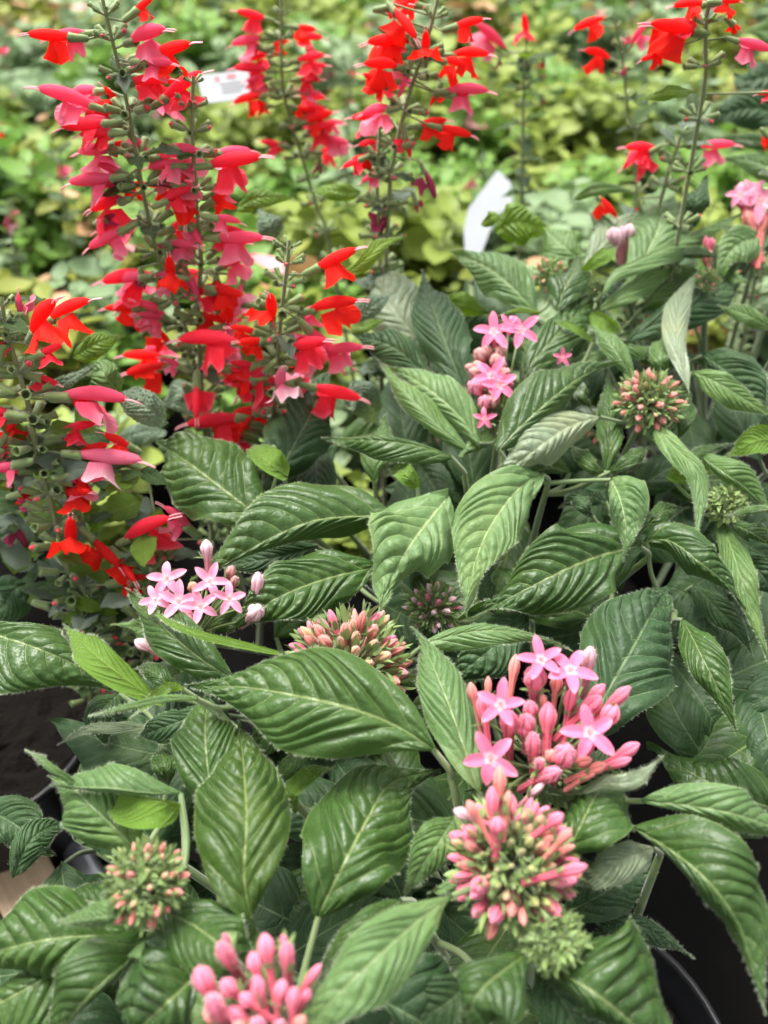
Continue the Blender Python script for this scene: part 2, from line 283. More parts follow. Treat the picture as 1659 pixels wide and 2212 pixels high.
# ---------------------------------------------------------------- leaf builder
def leaf_mesh(mid, WL, WR, L0, kind, pk=0.42, q=1.15, und=0.05, NV=9, N=None, foldL=0.25, foldR=0.25, under=False, quilt=1.0,
              hairs=True, crenate=0.0, petiole=None, seed=0, cut=None, tip=0.68):
    """mid: n x 3 midrib, L0: n x 3 unit lateral (left) ; WL, WR real half widths; fold: how far each half drops away"""
    r = np.random.default_rng(seed)
    n = len(mid); u = np.linspace(0, 1, n)
    p_ = q * pk / (1 - pk); w = (np.maximum(u, 1e-6) ** p_) * ((1 - u) ** q); w = w * (1 - tip * np.clip((u - .56) / .44, 0, 1) ** 0.95); w = w / w.max()
    if cut: w = w / np.max(w); w = np.where(u > 1 - cut, np.interp(u, [1 - cut, 1], [w[int((1 - cut) * (n - 1))], w[int((1 - cut) * (n - 1))] * 0.35]), w)
    w = np.maximum(w, 0.012)
    T = np.gradient(mid, axis=0); T /= np.linalg.norm(T, axis=1)[:, None]
    NN = np.cross(T, L0); NN /= np.linalg.norm(NN, axis=1)[:, None]
    slen = np.linalg.norm(np.diff(mid, axis=0), axis=1).sum()
    wref = (WL + WR) / 2
    N = N or int(np.clip(round(slen / max(0.004, wref) * 2.1), 7, 10))
    a = np.linspace(0, 1, NV) ** 0.92
    V = []; UV = []; VN = []
    ph = r.uniform(0, 6.28, 4); wob = r.normal(0, 0.10, 16)
    cols = [(-1, a[i]) for i in range(NV - 1, 0, -1)] + [(0, 0.0)] + [(1, a[i]) for i in range(1, NV)]
    G = np.zeros((n, len(cols), 3)); UVG = np.zeros((n, len(cols), 2)); VG = np.zeros((n, len(cols), 2))
    rho = u.copy(); qz = quilt * r.uniform(.7, 1.15); cw = r.uniform(.36, .46); nz = r.uniform(0, 6.28, 3)
    def at_u(A, uu): return np.stack([np.interp(uu, u, A[:, k]) for k in range(3)], 1)
    for ci, (s, av) in enumerate(cols):
        S = 0.6 * av + 0.4 * av * av
        uu = rho + cw * S * (1 - rho) * np.minimum(1, rho / .14)          # rows of the grid run along the side veins
        wu = np.interp(uu, u, w); Lu, Nu, Mu = at_u(L0, uu), at_u(NN, uu), at_u(mid, uu)
        W = (WL if s > 0 else WR) * wu; fold = foldL if s > 0 else foldR
        phase = (rho + .012 * np.sin(rho * 17 + nz[0])) * (N + 1.0) + (0.35 if s > 0 else 0.0)
        edge = W * (1 + crenate * np.sin(uu * N * 9)) if av > 0.99 else W
        qb = np.abs(np.sin(math.pi * phase)) ** 0.8 * math.sin(math.pi * min(1, av * 0.965 + 0.03)) ** 0.5
        qb = qb * (.8 + .2 * np.sin(rho * 9 + av * 7 + nz[1]))
        hgt = W * (0.22 * av - (0.22 + fold) * av * av)
        hgt = hgt + qz * wref * 0.165 * (0.2 + 0.8 * wu) * (qb - 0.4)
        hgt = hgt + qz * wref * 0.018 * np.sin(phase * 6.28 * 1.0 + av * 21 + nz[2]) * np.sin(math.pi * av)
        hgt = hgt + und * wref * np.sin(uu * 6.28 * 1.9 + ph[0] + (1.3 if s > 0 else 0)) * av ** 2 + und * 0.5 * wref * np.sin(uu * 6.28 * 4.1 + ph[1] + s) * av ** 3
        hgt = hgt - 0.02 * wref * math.exp(-(av / 0.08) ** 2)
        if under: hgt = -hgt * 0.55
        lat = edge * av * (1 - 0.22 * abs(fold) * av)
        G[:, ci] = Mu + Lu * (s * lat)[:, None] + Nu * hgt[:, None]
        UVG[:, ci, 0] = uu; UVG[:, ci, 1] = 0.5 + 0.5 * s * av
        VG[:, ci, 0] = phase; VG[:, ci, 1] = av
    m = len(cols)
    V = G.reshape(-1, 3); UV = UVG.reshape(-1, 2); VN = VG.reshape(-1, 2)
    ii, jj = np.meshgrid(np.arange(n - 1), np.arange(m - 1), indexing='ij'); b = (ii * m + jj).ravel()
    F = np.stack([b, b + m, b + m + 1, b + 1], 1)         # column 0 is the right edge
    if not under: F = F[:, ::-1]
    # orientation: upper side must look along +NN
    v = V[F[len(F) // 2]]; fn = np.cross(v[1] - v[0], v[2] - v[0])
    want = NN[n // 2] * (-1 if under else 1)
    if fn.dot(want) < 0: F = F[:, ::-1]
    F = [tuple(f) for f in F]; V = list(map(tuple, V)); UV = list(map(tuple, UV)); VN = list(map(tuple, VN)); FM = [0] * len(F)
    if petiole is not None:
        mb = MB(); mb.tube(petiole, 0.0016, 0.0012, 6, n=8, cap=False)
        o = len(V); V += mb.V; F += [tuple(i + o for i in f) for f in mb.F]; FM += [2] * len(mb.F); UV += mb.UV; VN += [(0.5, 0.5)] * len(mb.V)
    if hairs:
        o = len(V); HV = []; HF = []
        dens = hairs if hairs is not True else 1.0
        for e, sg in ((0, -1), (m - 1, 1)):
            k = int(slen / 0.0006 * dens)
            us = np.sort(r.uniform(0.02, 0.99, k)) * (n - 1)
            for x in us:
                i = int(x); f = x - i
                if i >= n - 1: continue
                pt = G[i, e] * (1 - f) + G[i + 1, e] * f; t = T[i]
                d = unit(L0[i] * sg + t * r.normal(0.1, 0.35) + NN[i] * r.normal(0.1, 0.35)); ll = r.uniform(0.0008, 0.0019)
                q0 = len(HV); HV += [pt - t * 0.00006, pt + t * 0.00006, pt + d * ll]; HF.append((o + q0, o + q0 + 1, o + q0 + 2))
        for _ in range(int(520 * dens)):
            i = r.integers(2, n - 2); j = r.integers(1, m - 1); pt = G[i, j] * 0.5 + G[i + 1, j] * r.uniform(0, .5) + G[i, j - 1] * 0.5
            pt = G[i, j] + (G[i + 1, j] - G[i, j]) * r.random() + (G[i, j - 1] - G[i, j]) * r.random()
            nn = NN[i] * (1 if not under else 1); t = unit(r.normal(0, 1, 3)); d = unit(nn + t * 0.7); ll = r.uniform(0.0005, 0.0011)
            q0 = len(HV); HV += [pt - t * 0.00009, pt + t * 0.00009, pt + d * ll]; HF.append((o + q0, o + q0 + 1, o + q0 + 2))
        V += [tuple(x) for x in HV]; F += HF; FM += [1] * len(HF); UV += [(0, 0)] * len(HV); VN += [(0.5, 0.5)] * len(HV)
    return V, F, UV, VN, FM

# ---------------------------------------------------------------- setting: ground, bench, pots
def box_mesh(name, sx, sy, sz, m, bev=0.0):
    import bmesh
    bm = bmesh.new(); bmesh.ops.create_cube(bm, size=1); bmesh.ops.scale(bm, vec=(sx, sy, sz), verts=bm.verts)
    if bev: bmesh.ops.bevel(bm, geom=bm.edges[:], offset=bev, segments=2, profile=0.6, affect='EDGES')
    me = bpy.data.meshes.new(name); bm.to_mesh(me); bm.free(); me.materials.append(m); return me
M_ground = simple('weed_mat', (0.003, 0.003, 0.003), 0.9, (0.007, 0.0065, 0.006), 40, bump=0.004, spec=0.04)
M_pot = simple('black_plastic', (0.004, 0.004, 0.005), 0.42, (0.007, 0.007, 0.009), 30, spec=0.35)
M_tray = simple('tray_plastic', (0.010, 0.010, 0.011), 0.6, (0.022, 0.021, 0.020), 30)
M_soil = simple('potting_soil', (0.003, 0.0025, 0.002), 0.95, (0.009, 0.007, 0.005), 260, bump=0.006, spec=0.1)
def wood_material():
    m, n, l = mat('bench_wood'); tc = n.new('ShaderNodeTexCoord'); mp = n.new('ShaderNodeMapping'); mp.inputs['Scale'].default_value = (3, 60, 60)
    l.new(tc.outputs['Object'], mp.inputs[0]); no = nd(n, 'ShaderNodeTexNoise', Scale=4.0, Detail=6.0); l.new(mp.outputs[0], no.inputs['Vector'])
    c = mix_(n, l, no.outputs['Fac'], (0.24, 0.16, 0.09), (0.42, 0.31, 0.20)); pr = n.new('ShaderNodeBsdfPrincipled'); l.new(c, pr.inputs['Base Color']); pr.inputs['Roughness'].default_value = 0.75
    bp = nd(n, 'ShaderNodeBump', Strength=0.5, Distance=0.001); l.new(no.outputs['Fac'], bp.inputs['Height']); l.new(bp.outputs[0], pr.inputs['Normal'])
    o = n.new('ShaderNodeOutputMaterial'); l.new(pr.outputs[0], o.inputs[0]); return m
M_wood = wood_material()
g = bpy.data.objects.new('ground', mesh_from('ground', [(-60, -20, 0), (60, -20, 0), (60, 120, 0), (-60, 120, 0)], [(0, 1, 2, 3)], [M_ground])); link(g); tag(g, kind='structure')

def on_plane(fx, fy, z):
    y = (1106 - fy) / FPX; d = (CAMZ - z) / (SP - y * CP); return P(fx, fy, d)
def lathe(prof, seg=40, closed=False):
    V = []; F = []
    for r_, z in prof:
        for j in range(seg): w = 2 * math.pi * j / seg; V.append((r_ * math.cos(w), r_ * math.sin(w), z))
    for i in range(len(prof) - 1):
        for j in range(seg): F.append((i * seg + j, i * seg + (j + 1) % seg, (i + 1) * seg + (j + 1) % seg, (i + 1) * seg + j))
    return V, F
def pot_meshes(rad, H):
    r0 = rad * 0.78
    prof = [(0.0, 0.004), (r0, 0.004), (r0 + 0.002, 0.008), (rad * 0.95, H - 0.035), (rad * 0.965, H - 0.033), (rad * 0.97, H - 0.026), (rad * 0.985, H - 0.024), (rad * 0.99, H - 0.012),
            (rad * 1.02, H - 0.011), (rad * 1.03, H - 0.004), (rad * 1.02, H), (rad * 0.99, H), (rad * 0.975, H - 0.003), (rad * 0.965, H - 0.02), (rad * 0.945, H - 0.022), (rad * 0.93, H - 0.045), (r0, 0.015), (0, 0.015)]
    V, F = lathe(prof, 48); pm = mesh_from('nursery_pot', V, F, [M_pot])
    V2 = []; F2 = []; k = 26
    rs = np.linspace(0, rad * 0.93, 9)
    for i, rr in enumerate(rs):
        for j in range(k): w = 2 * math.pi * j / k; V2.append((rr * math.cos(w), rr * math.sin(w), H - 0.035 + rng.normal(0, 0.0025)))
    for i in range(8):
        for j in range(k): F2.append((i * k + j, (i + 1) * k + j, (i + 1) * k + (j + 1) % k, i * k + (j + 1) % k))
    return pm, mesh_from('potting_soil', V2, F2, [M_soil], smooth=False)
POTM = pot_meshes(0.092, 0.18)
def pot(x, y, label):
    o = bpy.data.objects.new('nursery_pot', POTM[0]); o.location = (x, y, 0.001); link(o); tag(o, label, 'plant pot', 'black nursery pots')
    child('potting_soil', POTM[1], o); return np.array([x, y, 0.145])

# ---------------------------------------------------------------- pentas plants
pF = on_plane(1235, 2310, 0.18); pM = on_plane(1060, 1330, 0.18); pR = on_plane(1560, 960, 0.18); pL = on_plane(-60, 1560, 0.18)
POTS = {'f': pot(pF[0], pF[1], 'black plastic pot whose ridged rim shows at lower right under the hanging leaf'),
        'm': pot(pM[0], pM[1], 'black plastic pot hidden in shade under the middle pentas'),
        'r': pot(pR[0], pR[1], 'black plastic pot in shade under the farthest pentas on the right'),
        'l': pot(pL[0], pL[1], 'black plastic pot in the dark gap at the left edge')}
PL = {'f': empty('pentas_plant', POTS['f'], 'nearest pentas with big ribbed leaves and bright pink star flowers in the foreground', 'flowering plant', 'pink pentas plants'),
      'm': empty('pentas_plant', POTS['m'], 'middle pentas with pale drooping leaves beside the red salvias', 'flowering plant', 'pink pentas plants'),
      'r': empty('pentas_plant', POTS['r'], 'farthest pentas, softly blurred, at the right edge below the red blooms', 'flowering plant', 'pink pentas plants'),
      'l': empty('pentas_plant', POTS['l'], 'dark leaved pentas reaching in from the left edge above the black gap', 'flowering plant', 'pink pentas plants')}
STEMS = {k: [] for k in PL}                    # list of polylines per plant
def pw(t, x, y, dz=0.0):
    fx, fy = FX(t, x, y); return P(fx, fy, D0(fy) + dz * 0.01)
def add_stem(pl, top, lean=None):
    b = POTS[pl] + np.array([random.uniform(-.02, .02), random.uniform(-.02, .02), -0.01]); top = np.asarray(top)
    m1 = b * 0.6 + top * 0.4 + np.array([0, 0, 0.02]); m1[:2] = b[:2] * 0.45 + top[:2] * 0.55
    STEMS[pl].append(np.array([b, m1, top]))

# plant, tile, midrib base -> tip, visible half widths left / right (tile px), depth offset in cm, options
LEAVES = [
 # front plant, bottom rows
 ('f','a4',[(900,745),(400,765),(0,850),(-250,960)],230,350,3.0,dict(pk=.5)),
 ('f','a4',[(620,830),(250,1050),(-100,1230),(-350,1300)],320,170,4.5,dict(pk=.5)),
 ('f','a4',[(960,745),(850,900),(600,1120),(430,1330),(300,1600)],60,285,2.2,dict()),
 ('f','a4',[(1330,930),(1230,1050),(1080,1190),(930,1330),(750,1550)],270,420,1.4,dict(pk=.45)),
 ('f','a4',[(980,560),(1250,680),(1450,830),(1600,960),(1680,1080)],240,230,1.0,dict()),
 ('f','a4',[(830,620),(700,625),(550,645),(360,672)],55,95,-.3,dict(k='p')),
 ('f','a4',[(850,620),(700,560),(520,520),(280,560)],130,130,4.5,dict()),
 ('f','H',[(620,480),(490,345),(380,240),(300,160),(215,130)],135,130,2.0,dict(k='p')),
 ('f','H',[(800,200),(640,195),(480,175),(330,170),(208,162)],14,118,0.3,dict(k='q',pk=.5)),
 ('f','H',[(800,250),(700,235),(560,215),(390,183)],120,14,0.6,dict(k='y',pk=.4)),
 ('f','H',[(350,170),(230,95),(170,45),(108,10)],17,17,0.5,dict(k='p',pk=.3,hz=1)),
 ('f','H',[(940,350),(905,150),(885,-60),(895,-180),(905,-215)],150,125,1.8,dict(pk=.55,q=.8)),
 ('f','H',[(1085,750),(1055,560),(1065,300),(1050,50),(1030,-130)],225,190,0.4,dict(k='y2',pk=.44)),
 ('f','b4',[(390,660),(480,470),(600,230),(720,0),(880,-238),(1210,-330)],360,330,1.0,dict(pk=.45)),
 ('f','b4',[(1300,-30),(1200,130),(1080,300),(955,520)],125,150,1.5,dict(k='p')),
 ('f','b4',[(1285,485),(1050,660),(800,880),(500,1160),(350,1330),(180,1500)],225,215,-1.6,dict(k='q',pk=.5)),
 ('f','b4',[(950,515),(720,660),(520,860),(370,1090)],70,80,0.8,dict()),
 ('f','b4',[(640,1080),(950,1250),(1200,1400),(1500,1600)],420,200,3.5,dict(k='d',pk=.5)),
 ('f','I',[(615,890),(430,1035),(365,1150),(335,1260)],190,135,-0.3,dict(pk=.4)),
 ('f','I',[(640,920),(780,985),(920,1070),(1080,1200),(1300,1420)],380,95,1.0,dict(pk=.5)),
 ('f','I',[(650,960),(760,1080),(850,1250),(900,1400)],110,130,3.0,dict(k='d')),
 ('f','I',[(420,960),(300,1080),(150,1180),(-50,1280)],160,130,3.2,dict(k='d')),
 ('f','I',[(785,480),(850,330),(925,190),(1020,90)],125,190,0.5,dict(pk=.45)),
 ('f','I',[(840,200),(960,155),(1060,150),(1140,100),(1205,38)],38,32,-0.3,dict(k='o',pk=.4,und=.3)),
 ('f','I',[(1100,230),(1300,250),(1500,285),(1700,350),(1850,420)],115,65,0.0,dict(k='q',pk=.45)),
 ('f','I',[(1065,340),(1230,440),(1380,560),(1490,690),(1560,830),(1645,1155)],240,75,0.3,dict(pk=.42,q=1.3)),
 ('f','I',[(1170,430),(1020,490),(900,560),(830,600)],90,70,2.0,dict(k='o')),
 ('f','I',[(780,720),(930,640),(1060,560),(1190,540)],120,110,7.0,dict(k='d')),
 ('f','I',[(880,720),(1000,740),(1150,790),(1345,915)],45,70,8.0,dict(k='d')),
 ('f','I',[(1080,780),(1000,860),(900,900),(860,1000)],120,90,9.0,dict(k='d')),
 ('f','b3',[(1455,1185),(1340,830),(1210,480),(1100,230),(1012,75)],155,165,-0.8,dict(k='q',pk=.4)),
 ('f','b3',[(1170,885),(900,715),(600,600),(250,520),(-100,465),(-480,465)],350,370,-2.0,dict(pk=.47,q=1.25,und=.08,hero=1)),
 ('f','a3',[(1300,545),(1080,545),(850,595),(640,645),(572,662)],24,28,-1.6,dict(k='p',pk=.3)),
 ('f','a3',[(1200,490),(1090,465),(970,560),(842,678)],40,30,-1.3,dict(k='y',pk=.4)),
 ('f','b3',[(1075,195),(1300,130),(1480,105),(1660,110),(1850,150),(2050,242)],70,105,-0.5,dict(k='q',pk=.3,q=1.5)),
 ('f','G',[(620,480),(480,600),(350,700),(250,760)],130,140,4.0,dict(k='d')),
 ('f','G',[(860,990),(980,770),(1080,600),(1170,440),(1228,340)],215,235,3.0,dict(k='d',pk=.5,q=.9)),
 ('f','b3',[(330,880),(230,960),(150,1060),(100,1160)],60,60,2.6,dict(k='p')),
 ('f','b3',[(260,1290),(230,1150),(360,1030),(515,988)],55,60,2.5,dict(k='y')),
 ('f','a3',[(1090,1130),(1065,970),(1028,838)],80,70,4.0,dict()),
 ('f','a3',[(1380,600),(1170,690),(980,760),(870,800)],110,100,3.2,dict(k='d')),
 ('f','a3',[(1000,735),(780,735),(560,745),(365,850)],40,45,5.0,dict(k='o',pk=.25)),
 ('f','a3',[(780,500),(650,640),(670,760),(705,862)],90,100,6.0,dict(k='d')),
 # left leaves
 ('l','E',[(-280,470),(-50,540),(150,605),(340,690),(515,805)],140,225,1.0,dict(pk=.5,q=1.0)),
 ('l','E',[(710,860),(560,755),(430,655),(340,570),(272,503)],75,62,0.0,dict(k='y',pk=.45)),
 ('l','H',[(60,560),(120,420),(200,350),(320,320)],70,70,8.0,dict(k='d')),
 ('l','H',[(-80,260),(60,330),(160,420),(250,470)],110,90,10.0,dict(k='d')),
 # middle plant
 ('m','E',[(1010,745),(880,665),(750,560),(640,450),(546,358)],100,105,1.5,dict(k='g')),
 ('m','E',[(1230,640),(1050,600),(850,550),(700,480),(578,352)],16,20,0.0,dict(k='y',pk=.3)),
 ('m','E',[(760,830),(700,740),(640,700),(580,700)],40,40,2.5,dict(k='g')),
 ('m','E',[(1640,255),(1400,310),(1200,390),(1060,480),(973,553)],140,165,2.0,dict(k='g',pk=.45)),
 ('m','E',[(1380,170),(1200,215),(1030,245),(930,260)],60,60,4.0,dict(k='d')),
 ('m','b2',[(920,690),(650,690),(380,720),(100,830),(-200,1000),(-430,1115)],85,320,0.2,dict(pk=.42,q=1.1)),
 ('m','b2',[(1245,565),(1130,700),(1000,880),(890,1080),(780,1330)],240,350,-1.0,dict(k='q',pk=.36,hero=1)),
 ('m','b2',[(1860,410),(1720,500),(1590,650),(1480,830),(1395,1070),(1350,1325)],200,260,0.0,dict(k='q',pk=.45)),
 ('m','C',[(1150,1190),(980,1060),(820,940),(675,845)],175,200,1.0,dict(pk=.52,q=.6,cut=.1)),
 ('m','C',[(1190,1000),(1270,860),(1350,710),(1425,520)],165,120,4.0,dict(k='d',pk=.4)),
 ('m','C',[(1245,1000),(1170,945),(1120,900),(1095,860)],50,70,0.6,dict(k='y',q=.5)),
 ('m','D',[(940,735),(800,780),(680,860),(560,950),(425,1022)],75,125,-1.0,dict(k='o',pk=.45)),
 ('m','D',[(485,890),(600,770),(750,640),(880,550),(1025,498)],145,65,-2.0,dict(k='g',pk=.4,q=1.3)),
 ('m','c2',[(845,880),(620,930),(400,1010),(130,1140),(-120,1270),(-345,1370)],270,300,1.5,dict(k='g',pk=.35,und=.28)),
 ('m','c2',[(390,410),(250,380),(80,430),(-80,490)],40,110,2.2,dict(k='g')),
 ('m','c2',[(640,445),(700,580),(737,760),(727,992)],190,105,0.0,dict(k='q',pk=.28)),
 ('m','c2',[(620,600),(500,560),(380,590),(300,640)],60,60,3.0,dict(k='d')),
 ('m','D',[(345,615),(270,430),(210,260),(165,100)],108,122,2.0,dict(k='d2',pk=.45)),
 ('m','b1',[(1080,900),(900,690),(800,560),(700,470)],190,220,4.0,dict(k='o',pk=.5)),
 ('m','D',[(190,570),(60,450),(-60,400),(-150,380)],70,75,3.0,dict(k='d2')),
 ('m','D',[(370,890),(250,790),(120,660),(20,550),(-20,505)],45,62,1.0,dict(k='p')),
 ('m','D',[(415,865),(330,740),(220,640),(100,560),(15,528)],62,100,0.5,dict(k='q',pk=.45)),
 ('m','b2',[(1280,310),(1050,235),(800,200),(600,195),(420,185)],125,65,0.0,dict(k='g',pk=.4)),
 ('m','b2',[(770,480),(760,330),(800,170),(850,30)],95,95,4.0,dict(k='p')),
 ('m','b2',[(1060,520),(980,430),(920,390),(840,440)],60,60,1.0,dict(k='y')),
 ('m','D',[(585,610),(650,490),(760,370),(860,260),(935,140)],80,88,1.0,dict(k='g',pk=.42)),
 ('m','c2',[(610,420),(640,200),(640,0),(620,-250)],85,85,2.0,dict(k='g')),
 ('m','c2',[(600,430),(520,360),(450,290),(375,225)],55,50,1.8,dict(k='g')),
 ('m','c2',[(620,415),(760,325),(898,230)],55,50,1.2,dict(k='g')),
 ('m','c2',[(530,700),(480,620),(420,560),(330,560)],60,40,2.5,dict(k='d')),
 ('m','c1',[(790,1140),(680,960),(580,830),(480,785)],60,70,0.2,dict(k='p')),
 ('m','c1',[(540,900),(430,810),(320,765),(185,768)],26,22,-0.3,dict(k='y',pk=.4)),
 ('m','b2',[(1560,1330),(1500,1200),(1480,1060),(1600,980)],80,70,4.0,dict(k='d')),
 # right side leaves
 ('r','G',[(1290,480),(1370,640),(1450,800),(1528,985)],95,75,4.0,dict(k='g')),
 ('r','G',[(1435,35),(1490,150),(1540,300),(1600,480),(1680,700)],70,55,3.5,dict(k='p')),
 ('r','G',[(1340,330),(1420,420),(1520,520),(1600,650)],60,60,6.0,dict(k='d')),
 ('r','c2',[(850,855),(1020,850),(1200,975),(1370,1110),(1517,1292)],175,80,2.0,dict(k='g',pk=.38)),
 ('r','c2',[(935,105),(1050,240),(1170,360),(1222,500),(1212,720),(1187,1003)],75,85,0.0,dict(k='q',pk=.25,q=1.5)),
 ('r','c1',[(580,590),(660,440),(850,345),(1150,210),(1545,28)],52,100,-1.0,dict(k='q',pk=.45)),
 ('r','c1',[(740,540),(880,300),(960,120),(970,-30),(955,-120)],200,210,0.4,dict(k='q',pk=.62,q=.7)),
 ('r','c1',[(290,690),(350,520),(400,430),(440,335)],130,125,0.0,dict(k='g')),
 ('r','D',[(670,300),(560,185),(440,90),(285,22)],90,110,1.0,dict(k='q',pk=.45)),
 ('r','c1',[(500,400),(330,265),(190,125)],130,140,4.0,dict(k='p')),
 ('r','c1',[(470,420),(600,230),(710,110),(860,50)],95,90,3.0,dict(k='o')),
 ('r','c1',[(440,435),(560,350),(690,265)],42,50,-1.0,dict(k='y')),
 ('r','c1',[(550,690),(750,560),(950,400),(1210,260)],70,95,1.0,dict(k='p')),
 ('r','c1',[(730,890),(950,760),(1200,640),(1400,530),(1565,385)],100,130,3.0,dict(k='d2',pk=.45)),
 ('r','c1',[(840,680),(950,560),(1080,450),(1215,345)],80,140,4.0,dict(k='p')),
 ('r','c1',[(1660,195),(1510,235),(1400,320),(1325,485)],130,120,1.0,dict(k='q',pk=.45)),
 ('r','c1',[(1335,330),(1200,310),(1080,330),(990,370)],22,48,0.0,dict(k='g')),
 ('r','c1',[(1155,1270),(1110,1050),(1070,850),(1100,620),(1235,380)],92,75,0.0,dict(k='o',pk=.5)),
 ('r','c1',[(1160,1075),(1330,1150),(1500,1250),(1720,1390)],85,100,1.0,dict(k='p',pk=.45)),
 ('r','c1',[(1230,970),(1400,1090),(1600,1300),(1700,1400)],190,70,3.0,dict(k='d')),
 ('r','c1',[(1010,1100),(960,980),(985,845)],70,65,1.0,dict(k='p')),
 ('r','c1',[(1690,805),(1540,720),(1440,685),(1330,648)],55,60,1.0,dict(k='p',und=.3)),
 ('r','c1',[(650,900),(780,915),(945,925)],22,75,1.0,dict(k='p')),
 ('r','c1',[(500,700),(600,760),(680,800),(730,830)],40,60,1.5,dict(k='y')),
 ('r','c2',[(1820,190),(1600,200),(1480,255),(1370,312)],90,95,0.0,dict(k='y',pk=.5)),
 ('r','c2',[(1230,305),(1380,415),(1520,510),(1720,710)],120,45,1.0,dict(k='p',pk=.4)),
 ('r','c2',[(1720,635),(1550,662),(1375,690)],14,42,0.0,dict(k='p')),
 ('r','c2',[(1000,430),(1100,400),(1200,390),(1330,420)],70,90,1.5,dict(k='y')),
 ('r','c2',[(1080,190),(1120,50),(1150,-120)],60,65,2.0,dict(k='g')),
 ('r','c2',[(1410,735),(1560,800),(1720,910)],85,40,2.0,dict(k='g')),
 ('r','c2',[(1440,900),(1600,1050),(1770,1260)],130,130,5.0,dict(k='d')),
 ('r','c2',[(1180,480),(1100,380),(1230,260),(1460,215)],40,60,2.5,dict(k='g')),
 ('r','c2',[(850,760),(940,700),(1000,650),(1150,640)],60,60,2.8,dict(k='g')),
 ('r','B',[(1780,540),(1620,470),(1480,490),(1370,560)],75,85,8.0,dict(k='d2')),
 ('r','B',[(1800,300),(1660,330),(1560,350),(1500,320)],80,90,10.0,dict(k='d2')),
 ('r','B',[(1800,180),(1680,140),(1600,130),(1540,150)],50,60,10.0,dict(k='p')),
 ('r','B',[(1760,620),(1620,610),(1520,600),(1420,600)],32,32,5.0,dict(k='g')),
 ('r','B',[(1800,760),(1660,720),(1560,690),(1450,680)],55,50,4.0,dict(k='p')),
]
nleaf = 0
def place_leaf(pl, t, pts, wl, wr, dz, o, parent=None, depth=None, hair=None):
    global nleaf; nleaf += 1
    ox, oy, s = TILE[t]; F2 = [FX(t, x, y) for x, y in pts]; k = len(F2)
    kind = o.get('k', 'g'); under = kind == 'y' and o.get('u', True)
    if kind == 'y2': kind = 'yu'
    prof = np.interp(np.linspace(0, 1, k), [0, .45, 1], o.get('dzs', [1.2, -0.4, 2.2]))
    dp = depth or (lambda fx, fy: D0(fy))
    pts3 = [P(fx, fy, dp(fx, fy) + (dz + prof[i]) * 0.01) for i, (fx, fy) in enumerate(F2)]
    mid, L = catmull(pts3, 36 if o.get('lo') else 96)
    c = mid[len(mid) // 2]; kc = unit(CAM - c)
    Nd = unit(kc * 0.72 + WUP * 0.28)
    T = np.gradient(mid, axis=0); T /= np.linalg.norm(T, axis=1)[:, None]
    L0 = np.cross(Nd[None], T); L0 /= np.linalg.norm(L0, axis=1)[:, None]
    Lm = L0[len(mid) // 2]; tm = T[len(mid) // 2]
    twr = np.random.default_rng(nleaf + 500); tw = twr.normal(0, .28) * np.linspace(-1, 1, len(mid)) + twr.normal(0, .10)
    Nx = np.cross(T, L0); L0 = L0 * np.cos(tw)[:, None] + Nx * np.sin(tw)[:, None]
    # visible share of the lateral direction across the projected midrib
    ti = tm - kc * tm.dot(kc); ti = unit(ti); li = np.cross(kc, ti); f = max(0.45, abs(Lm.dot(li)))
    dm = (c - CAM).dot(FWD); px = dm / FPX / s / f
    WL, WR = wl * px * 1.01, wr * px * 1.01; Wm = max(WL, WR)
    foldL = foldR = 0.22
    if WL < 0.75 * Wm: foldL = min(1.6, 0.22 + (1 - WL / Wm) * 1.3 * Wm / max(WL, .25 * Wm))
    if WR < 0.75 * Wm: foldR = min(1.6, 0.22 + (1 - WR / Wm) * 1.3 * Wm / max(WR, .25 * Wm))
    WL *= 1 / (1 - 0.16 * min(1, foldL)); WR *= 1 / (1 - 0.16 * min(1, foldR))
    # petiole to the nearest stem of the plant
    base = mid[0]; pet = None
    if pl in STEMS and STEMS[pl]:
        best = None
        for st in STEMS[pl]:
            q, _ = catmull(st, 24); dd = np.linalg.norm(q - base - np.array([0, 0, -0.015]), axis=1); i = dd.argmin()
            if best is None or dd[i] < best[0]: best = (dd[i], q[i])
        if best[0] > 0.045:
            e = base - T[0] * 0.008 + np.array([0, 0, -0.012]); add_stem(pl, e); q = e
        else: q = best[1]
        pet = [q, (q + base) / 2 - T[0] * 0.003 + np.array([0, 0, -0.002]), base + T[0] * 0.002]
    mk = {'d2': 'd'}.get(kind, kind)
    V, F, UV, VN, FM = leaf_mesh(mid, WL, WR, L0, mk, pk=o.get('pk', .42), q=o.get('q', 1.15), und=o.get('und', .17), foldL=foldL, foldR=foldR, under=under,
                                 hairs=(o.get('hair', 1.0 if D0(F2[0][1]) < 0.6 else 0.5)), crenate=o.get('cren', 0), petiole=pet, seed=nleaf, cut=o.get('cut'), NV=6 if o.get('lo') else 17)
    par = parent or PL[pl]; off = np.array(par.location)
    V = np.asarray(V) - off
    me = mesh_from('leaf', V, F, [LM[mk], M_hair, M_stem], uv=UV, uv2=VN, fm=FM)
    return child('leaf', me, par)
